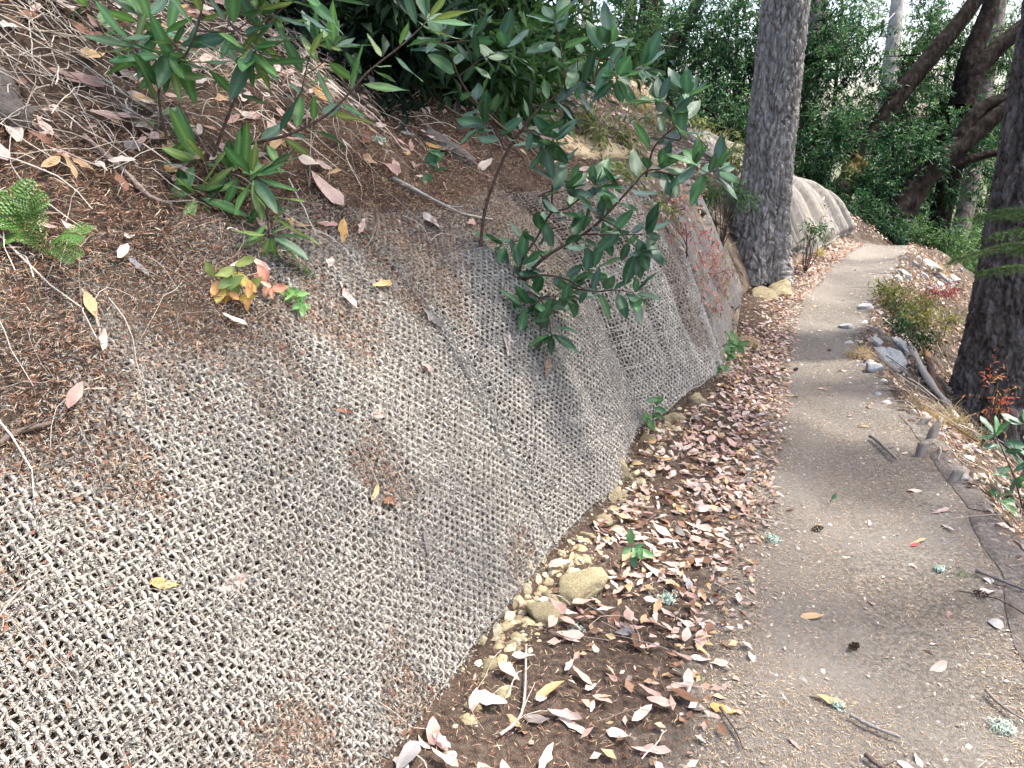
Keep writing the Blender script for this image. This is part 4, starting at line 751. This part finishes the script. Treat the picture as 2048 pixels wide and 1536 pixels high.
# ------------------------------------------------------------------ stones
import bmesh
def rock_mesh(seed, mat, sub=4, flat=.7):
    r2 = np.random.default_rng(seed); bm = bmesh.new(); bmesh.ops.create_icosphere(bm, subdivisions=sub, radius=1)
    V = np.array([v.co[:] for v in bm.verts]); F = np.array([[v.index for v in f.verts] for f in bm.faces]); bm.free()
    for _ in range(11):
        d = r2.normal(0, 1, 3); d /= np.linalg.norm(d); h = r2.uniform(.42, .72); e = V@d-h; V = V-np.maximum(e, 0)[:, None]*d*.92
    V = V*(1+.10*(vn(V[:, 0]*4+9, V[:, 1]*4+V[:, 2]*3, seed)-.5)[:, None]-.07*np.exp(-(np.abs(vn(V[:, 0]*2.5+V[:, 2]*2, V[:, 1]*2.5-V[:, 2], seed+2)-.5)/.03)**2)[:, None]+.05*(vn(V[:, 0]*13, V[:, 1]*13+V[:, 2]*11, seed+4)-.5)[:, None]); V[:, 2] *= flat
    return mk("rock", V, F, mat, None, smooth=False)
RW_ = [rock_mesh(i, M_WROCK) for i in range(6)]; RY_ = [rock_mesh(i+20, M_YROCK, 4, .6) for i in range(6)]
def rock(u, v, wpx, ms, lb, grp, i, asp=1., sink=.25, name="rock"):
    p = hit(u, v); d = project(p)[2]; r = wpx/FPX*d*.72; m = on_ground(p[None, 0], p[None, 1], .15)[0]; sc = np.diag([r, r*asp, r])
    m4 = np.eye(4); m4[:3, :3] = m@sc; m4[:3, 3] = p+m[:, 2]*r*(.25-sink); o = link(name, ms[i % 6], None, Matrix(m4.tolist())); tag(o, lb, "rock", grp)
GW = "pale rocks below the trail"; GY = "yellow stones under the nets"
for i, (u, v, w_, lb) in enumerate([(1858, 532, 34, "tall pale rock at the top of the upper rock cluster"), (1880, 556, 28, "white rock right of the tall pale one"), (1898, 566, 26, "white rock at the right end of the upper cluster"), (1882, 578, 30, "broad white rock at the bottom of the upper cluster"), (1910, 560, 20, "small white rock at the far right of the upper cluster"), (1845, 553, 18, "small pale rock at the middle of the upper cluster"), (1830, 530, 22, "pale rock at the left of the upper cluster"), (1808, 552, 24, "white rock close to the trail, left of the upper cluster"), (1798, 560, 18, "small white rock nearest the trail, left of the upper cluster"), (1856, 578, 14, "small white stone under the upper cluster"), (1838, 516, 12, "little grey stone by the crest shoulder"), (1920, 540, 10, "tiny pale stone at the slope's skyline"),
    (1797, 690, 44, "square pale boulder on top of the lower rock pile"), (1752, 688, 30, "white narrow rock at the left of the lower rock pile"), (1763, 716, 44, "white rock at the lower left of the lower rock pile"), (1785, 730, 52, "largest pale rock at the bottom of the lower pile"), (1800, 735, 30, "grey rock at the right foot of the lower pile"), (1745, 742, 36, "white rock half under dry grass, nearest the trail"), (1735, 616, 26, "flat dark grey stone at the trail's right edge"), (1690, 655, 22, "flat grey stone on the right edge of the trail in mid distance"), (1840, 735, 26, "pale rock behind the pale pole"), (1925, 960, 30, "white stone beside the wooden stake on the right"), (1755, 660, 18, "little pale stone above the lower rock pile")]):
    rock(u, v, w_, RW_, lb, GW, i, .8+.4*rng.random())
for i, (u, v, w_, lb) in enumerate([(1155, 1175, 95, "biggest yellow rock, at the foot of the seam between the first two nets"), (1090, 1235, 75, "cracked yellow rock beside the biggest one, under the nearest net"), (1105, 1195, 40, "yellow stone wedged between the two large yellow rocks"), (1240, 945, 55, "yellow rock under the second net's far corner"), (1225, 985, 48, "yellow stone left below the one at the second net's corner"), (1200, 1045, 36, "yellow stone under the middle of the second net"), (1175, 1075, 30, "small yellow stone under the second net"), (1345, 840, 40, "yellow stone under the third net's middle"), (1395, 800, 36, "yellow stone at the far foot of the third net"), (1300, 880, 34, "yellow stone under the near end of the third net"), (1025, 1290, 22, "small yellow stone at the foot of the nearest net"), (975, 1330, 26, "oval pale stone at the foot of the nearest net"), (945, 1420, 30, "tall narrow yellow stone by the nearest net's bottom edge"), (1560, 585, 60, "ochre rock at the foot of the big fir"), (1530, 592, 40, "ochre rock under the left root of the big fir")]):
    rock(u, v, w_, RY_, lb, GY, i, .75+.4*rng.random(), .2)
# pebbles: scattered, tiny
PB = np.concatenate([[(1, 0, 0), (.31, .95, 0), (-.81, .59, 0), (-.81, -.59, 0), (.31, -.95, 0)], [(0, 0, .7)], [(.5, .3, .5), (-.4, .4, .5), (-.1, -.5, .5)]]); 
PF = np.array([(0, 1, 6), (1, 7, 6), (1, 2, 7), (2, 3, 7), (3, 8, 7), (3, 4, 8), (4, 0, 8), (0, 6, 8), (6, 7, 5), (7, 8, 5), (8, 6, 5)])
def pebbles(name, label, n, s0, s1, n0, n1, r0, r1, cols, dens):
    s_, n_ = scat(n, s0, s1, n0, n1, dens); x, y = xy(s_, n_); Mx = on_ground(x, y, .2); r = r0+(r1-r0)*rng.random(len(x))**3; P = np.stack([x, y, H(x, y)-r*.15], -1)
    V, F = batch(PB, PF, Mx*r[:, None, None]*np.array([1.25, .9, 1.]), P); cc = np.repeat(np.array(cols)[rng.integers(0, len(cols), len(x))]*(.7+.6*rng.random((len(x), 1))), len(PB), 0)
    tag(link(name, mk(name, V, F, M_PEB, cc, smooth=False)), label, "pebbles", kind="stuff")
pebbles("trail_gravel", "small grey gravel trodden into the trail", 2600, -.5, 10, RT, LT, .002, .011, [(.33, .32, .3), (.45, .43, .4), (.2, .2, .2), (.5, .45, .36)], lambda s, n, q: .3+.7*ss(.5, 0, q))
pebbles("yellow_grit", "yellow stones and grit spilling from under the nets", 2000, -.3, 4.5, lambda s: NF(s)-.13, lambda s: NF(s)+.05, .003, .028, [(.32, .27, .16), (.26, .22, .13), (.38, .34, .24)], lambda s, n, q: (.1+1.3*ss(.35, .7, vn(s*3, n*2, 91)))*ss(-.3, 1.0, s))
pebbles("shoulder_stones", "grey stones along the right shoulder of the trail", 700, .2, 10, lambda s: RT(s)-.5, lambda s: RT(s)+.1, .006, .04, [(.3, .29, .28), (.4, .38, .35), (.2, .19, .18)], lambda s, n, q: .6+0*q)

# ------------------------------------------------------------------ stakes along the shoulder
def stake(u, v, hpx, lean, lb, curve=0):
    p = hit(u, v); d = project(p)[2]; h = hpx/FPX*d; k = 8; t = np.linspace(-.25, 1, k); root = np.array([p[0], p[1], p[2]])
    P = root+np.outer(t*h, [lean[0], lean[1], 1.])+np.outer(curve*h*np.maximum(t, 0)**2, [1, .2, 0]); w_ = .022*(1-.75*np.maximum(t, 0)**3*(curve != 0)); V = []
    for i in range(k):
        for a, b in ((1, .45), (-1, .45), (-1, -.45), (1, -.45)): V.append(P[i]+np.array([a*w_[i], 0, .15*w_[i]*a*(i == k-1)])+np.array([0, b*w_[i], 0]))
    j = np.arange(4); j2 = (j+1) % 4; F = np.concatenate([np.stack([i*4+j, i*4+j2, i*4+4+j2, i*4+4+j], 1) for i in range(k-1)]+[np.array([[k*4-4, k*4-3, k*4-2, k*4-1]])])
    solo("wooden_stake", np.array(V), F, M_WOOD, lb, "stake", "stakes along the trail's shoulder", smooth=False, base=root)
stake(1840, 912, 28, (.15, .1), "short square grey stake in the dark hole on the right shoulder")
stake(1862, 880, 46, (.1, .1), "dark curved pointed stake on the right shoulder", .3)
stake(1842, 850, 16, (.8, .2), "tilted grey stake above the curved pointed one")
stake(1905, 965, 26, (.5, .2), "tilted grey stake beside the white stone on the right shoulder")
# a strip of jute along the right shoulder
def strip(s0, s1, lb, seed):
    a, b = int((s1-s0)/.025)+2, 16; q, p = np.meshgrid(np.linspace(0, 1, a), np.linspace(0, 1, b), indexing='ij'); s_ = s0+(s1-s0)*q; n_ = RT(s_)+.05-.2*p+.05*(vn(s_*5, p*2, seed)-.5)
    x, y = xy(s_, n_); z = Hsn(s_, n_); nn = nrm(x, y, .03); f = .016*vn(s_*9, p*4, seed+1)-.003; e = ss(0, 2, np.minimum(np.minimum(q, 1-q)*a, np.minimum(p, 1-p)*b)); P = np.stack([x, y, z], -1)
    V = np.concatenate([(P+nn*(f*e+.004)[..., None]).reshape(-1, 3), (P+nn*(f*e-.006)[..., None]).reshape(-1, 3)]); F = grid_faces(a, b); n = a*b
    solo("jute_strip", V, np.concatenate([F, F[:, ::-1]+n]), M_FRAY, lb, "mat", "jute strips on the right shoulder")
strip(.9, 2.02, "frayed grey jute strip along the right shoulder, nearest the viewer", 101); strip(2.08, 3.3, "frayed grey jute strip on the right shoulder behind the stakes", 103)

# ------------------------------------------------------------------ dry grass, fern, sprouts, fir bough, lichen
def grass(u, v, wpx, hpx, n, cols, lb, name="grass_tuft"):
    p = hit(u, v); d = project(p)[2]; R_ = wpx/FPX*d/2; h = hpx/FPX*d; x = p[0]+np.clip(rng.normal(0, R_*.45, n), -R_, R_); y = p[1]+np.clip(rng.normal(0, R_*.45, n), -R_, R_); P = np.stack([x, y, H(x, y)], -1)
    D = np.stack([rng.normal(0, .45, n), rng.normal(0, .45, n), np.ones(n)], -1); L = h*(.5+.7*rng.random(n)); sd_ = unit(np.cross(D, rsph(n)))*(.0016*(d/4)); a = P+unit(D)*L[:, None]*.6; e = P+unit(D)*L[:, None]+np.stack([rng.normal(0, .35, n), rng.normal(0, .35, n), -.1*np.ones(n)], -1)*L[:, None]
    V = np.stack([P-sd_, P+sd_, a+sd_*.7, a-sd_*.7, e], 1).reshape(-1, 3); k = np.arange(n)[:, None]*5; F = np.concatenate([k+np.array([[0, 1, 2]]), k+np.array([[0, 2, 3]]), k+np.array([[3, 2, 4]])])
    cc = np.repeat(np.array(cols)[rng.integers(0, len(cols), n)]*(.7+.6*rng.random((n, 1))), 5, 0); solo(name, V, F, M_GRASS, lb, "grass", "grass tufts", cc, base=p)
DG = [(.55, .42, .22), (.6, .48, .28), (.42, .32, .17)]
for a in [(1725, 715, 60, 30, 260, DG, "straw coloured grass tuft spilling over the lower rock pile"), (1860, 835, 90, 36, 320, DG, "wispy dry grass on the slope left of the right edge fir"), (1920, 870, 90, 50, 300, DG+[(.3, .3, .12)], "tall wispy dry grass in front of the right edge fir"), (1500, 690, 40, 20, 120, DG, "small dry tuft at the left edge of the trail in mid distance"), (1880, 545, 40, 16, 200, DG, "dry grass patch among the upper pale rocks"), (1450, 310, 90, 40, 260, [(.5, .45, .22), (.35, .38, .15)], "pale grass on the skyline left of the big fir"), (1280, 215, 120, 40, 260, [(.5, .44, .24), (.38, .36, .17)], "pale grass along the top of the high grey mat"), (1640, 510, 30, 16, 90, [(.4, .38, .14), (.5, .42, .2)], "yellowish tuft at the foot of the mat right of the big fir"), (1400, 1355, 40, 10, 60, [(.2, .25, .1), (.3, .32, .15)], "small green tuft of needles at the trail's left edge"), (1925, 1150, 36, 10, 60, [(.2, .25, .12)], "small green tuft of needles on the right of the trail")]: grass(*a)
def fern(u, v, fr, lb):
    p = hit(u, v); root = thing("fern", lb, "fern", p); d = project(p)[2]
    for (tu, tv, sc) in fr:
        e = at(tu, tv, d-.08); P = smooth_path([p, (p+e)/2+np.array([0, -.02, .03]), e], 26); T = unit(np.gradient(P, axis=0)); side = unit(np.cross(T, np.array([0, -.5, 1.]))); out = [tube(P, np.linspace(.0015, .0006, 26), 4)]
        L = np.linalg.norm(e-p)
        for i in range(5, 26):
            ln = sc*L*.34*math.sin(PI*(1-(i-5)/24))**.8+.004
            for sg_ in (-1, 1):
                dirn = unit(side[i]*sg_+T[i]*.5+rng.normal(0, .06, 3)); m = 6; f = np.linspace(.1, 1, m); c = P[i]+np.outer(f*ln, dirn)
                for s2 in (-1, 1): out.append(leaf_rhomb(m, c, np.tile(T[i]*s2*.9+dirn*.6, (m, 1)), np.tile([0, -.6, 1.], (m, 1)), ln*.26*(1.1-f*.7), ln*.13))
        V, F = join(out); part("frond", V, F, M_LEAF, root, np.tile(np.array([.10, .21, .035])*(.8+.4*rng.random()), (len(V), 1)))
fern(105, 520, [(20, 385, 1.), (5, 430, .9), (60, 400, .8), (165, 470, .8), (150, 515, .6), (10, 480, .6)], "bright green fern at the left edge above the net")
def sprig(u, v, tips, L, cols, lb, name="sprig", n=5, group="small sprigs"):
    p = hit(u, v); d = project(p)[2]; root = thing(name, lb, "plant", p, group); ms = leafset(1, .55, cols, "leaf", n=2, rib=(1.2, 1.2, 1.2), jag=.2)
    for (tu, tv) in tips:
        e = at(tu, tv, d-.05); P = smooth_path([p, (p+e)/2+np.array([0, 0, .01]), e], 8); V, F = tube(P, np.linspace(.0016, .0008, 8), 5); part("stem", V, F, M_STEM, root)
        for q in range(n):
            a = rng.random()*6.28; dd = np.array([math.cos(a), .4*math.sin(a)-.2, math.sin(a)*.8]); sc = L*(.7+.6*rng.random()); Mx_ = basis(dd[None], np.array([[0, -.8, .8]])+rng.normal(0, .3, (1, 3)))[0]*sc; m4 = np.eye(4); m4[:3, :3] = Mx_; m4[:3, 3] = P[min(7, 3+q)]-p; link("leaf", ms[int(rng.integers(0, len(ms)))], root, Matrix(m4.tolist()))
YG = [(.42, .36, .08), (.25, .30, .08), (.55, .30, .10), (.18, .26, .08)]
sprig(495, 625, [(430, 555), (470, 530), (500, 560), (455, 580)], .05, YG, "yellow green three leaved sprig with reddening leaves above the net")
sprig(610, 625, [(560, 572), (590, 585), (605, 605)], .035, [(.12, .25, .07), (.16, .3, .09)], "tiny light green sprig right of the yellow green one")
sprig(1268, 1125, [(1262, 1090), (1280, 1095)], .05, [(.07, .18, .07), (.1, .22, .08)], "small green seedling in the leaf drift below the second net")
sprig(1300, 870, [(1310, 800), (1320, 790), (1295, 840)], .06, GLEAF, "thin green seedling at the foot of the third net", n=4)
sprig(1455, 715, [(1440, 685), (1460, 680), (1475, 690), (1450, 700)], .09, [(.08, .17, .05), (.1, .2, .06)], "leafy green plant at the far foot of the third net", n=6)
sprig(1430, 745, [(1420, 735), (1440, 730)], .08, GLEAF, "dark leafed sprig below the leafy green plant")
sprig(1660, 985+20, [(1665, 1000)], .025, GLEAF, "tiny dark green leaf cluster on the middle of the trail", n=3)
sprig(540, 590, [(535, 560), (545, 575)], .045, [(.5, .22, .14), (.55, .3, .2)], "small red tinged sprig on the brow of the nearest net", n=3)
sprig(880, 390, [(855, 290), (845, 320)], .07, GLEAF, "small green seedling on the litter beside the dark stump", n=4)
# fir bough at the right edge
bb = at(2120, 470, 4.6); root = thing("fir_bough", "feathery green fir bough hanging in from the right edge before the dark trunk", "branch", bb)
Vn = []; tw = []
def spray(a, b, nside, Ls):
    P = smooth_path([a, (a+b)/2+np.array([0, 0, .03]), b], 20); tw.append(tube(P, np.linspace(.007, .002, 20), 5)); T = unit(np.gradient(P, axis=0)); side = unit(np.cross(T, [0, 0, 1.])); segs = [P]
    for i in range(4, 20, 2):
        for sg_ in (-1, 1):
            e = P[i]+(side[i]*sg_*.8+T[i]*.9)*Ls*(1.1-i/22)+np.array([0, 0, -.03]); q = smooth_path([P[i], (P[i]+e)/2, e], 7); tw.append(tube(q, np.linspace(.0025, .001, 7), 4)); segs.append(q)
    for q in segs:
        m = int(np.linalg.norm(np.diff(q, axis=0), axis=1).sum()/.0016); f = rng.random(m)*(len(q)-1); c = np.stack([np.interp(f, np.arange(len(q)), q[:, k]) for k in range(3)], -1); tq = unit(q[-1]-q[0]); Vn.append((c, unit(rsph(m)+tq*.5+np.array([0, 0, .35]))))
for (u0, v0, u1, v1, da, db, Ls) in [(2120, 430, 1985, 425, .0, -.1, .16), (2120, 450, 1955, 432, .1, .0, .16), (2120, 480, 1905, 520, .1, .35, .2), (2130, 470, 1990, 470, -.1, -.25, .15), (2120, 540, 1960, 545, .2, .3, .17), (2130, 500, 2030, 500, -.1, -.2, .12)]:
    spray(at(u0, v0, 4.6+da), at(u1, v1, 4.6+db), 8, Ls)
V, F = join(tw); part("twig", V, F, M_STEM, root)
C = np.concatenate([a for a, b in Vn]); D = np.concatenate([b for a, b in Vn]); n = len(C); V, F = leaf_rhomb(n, C, D, rsph(n), .020+.008*rng.random(n), .0026); part("needle", V, F, M_BGLEAF, root, np.repeat(np.array([.06, .12, .04])*(.7+.8*rng.random((n, 1))), 4, 0), kind="stuff")
# lichen tufts
for (u, v, wpx, lb) in [(2005, 1460, 44, "pale green lichen tuft on the right of the near trail"), (1672, 1412, 30, "pale green lichen tuft touching the yellow leaf strip on the trail"), (1545, 1080, 26, "faint green lichen tuft at the trail's left edge"), (1878, 1140, 20, "little green lichen tuft on the right half of the trail"), (1150, 1262, 24, "green lichen tuft beside the cracked yellow rock"), (1330, 1200, 40, "grey green lichen twig in the leaf drift"), (755, 285, 34, "pale lichen tuft on a twig between the saplings")]:
    p = hit(u, v); d = project(p)[2]; r = wpx/FPX*d/2; n = 70; c = p+rng.normal(0, r*.5, (n, 3))*np.array([1, 1, .25])+np.array([0, 0, .008]); out = [tube(smooth_path([a, a+rsph(1)[0]*r*.35, a+rsph(1)[0]*r*.6], 5), np.linspace(.0014, .0006, 5)*d/2, 3, False) for a in c]
    V, F = join(out); solo("lichen_tuft", V, F, M_LICHEN, lb, "lichen", "lichen tufts", base=p)
# fir cones on the trail
for (u, v, lb) in [(1633, 1062, "dark small cone on the middle of the trail"), (1708, 1298, "brown flattened cone in the middle of the near trail"), (1960, 1193, "brown cone on the right shoulder of the near trail"), (1590, 742, "dark cone at mid distance, left of a pair"), (1565, 742, "dark cone leftmost at mid distance")]:
    p = hit(u, v); V = []; F = []; n0 = 0; ax = np.array([math.cos(v), math.sin(v), .1])
    for i in range(26):
        t = i/25; a = i*2.4; r = .011*math.sin(PI*(.12+.8*t)); A = np.array([-ax[1], ax[0], 0]); B = np.array([0, 0, 1.]); rd = math.cos(a)*A+math.sin(a)*B; c = p+np.array([0, 0, .011])+ax*(t-.5)*.045; s_ = np.cross(rd, ax)
        V += [c, c+rd*r+s_*.005, c+rd*r*1.25+ax*.007, c+rd*r-s_*.005]; F.append([n0, n0+1, n0+2, n0+3]); n0 += 4
    solo("fir_cone", np.array(V), np.array(F), M_TWIG, lb, "cone", "fir cones on the trail", np.tile([.11, .065, .04], (len(V), 1)), False, base=p)
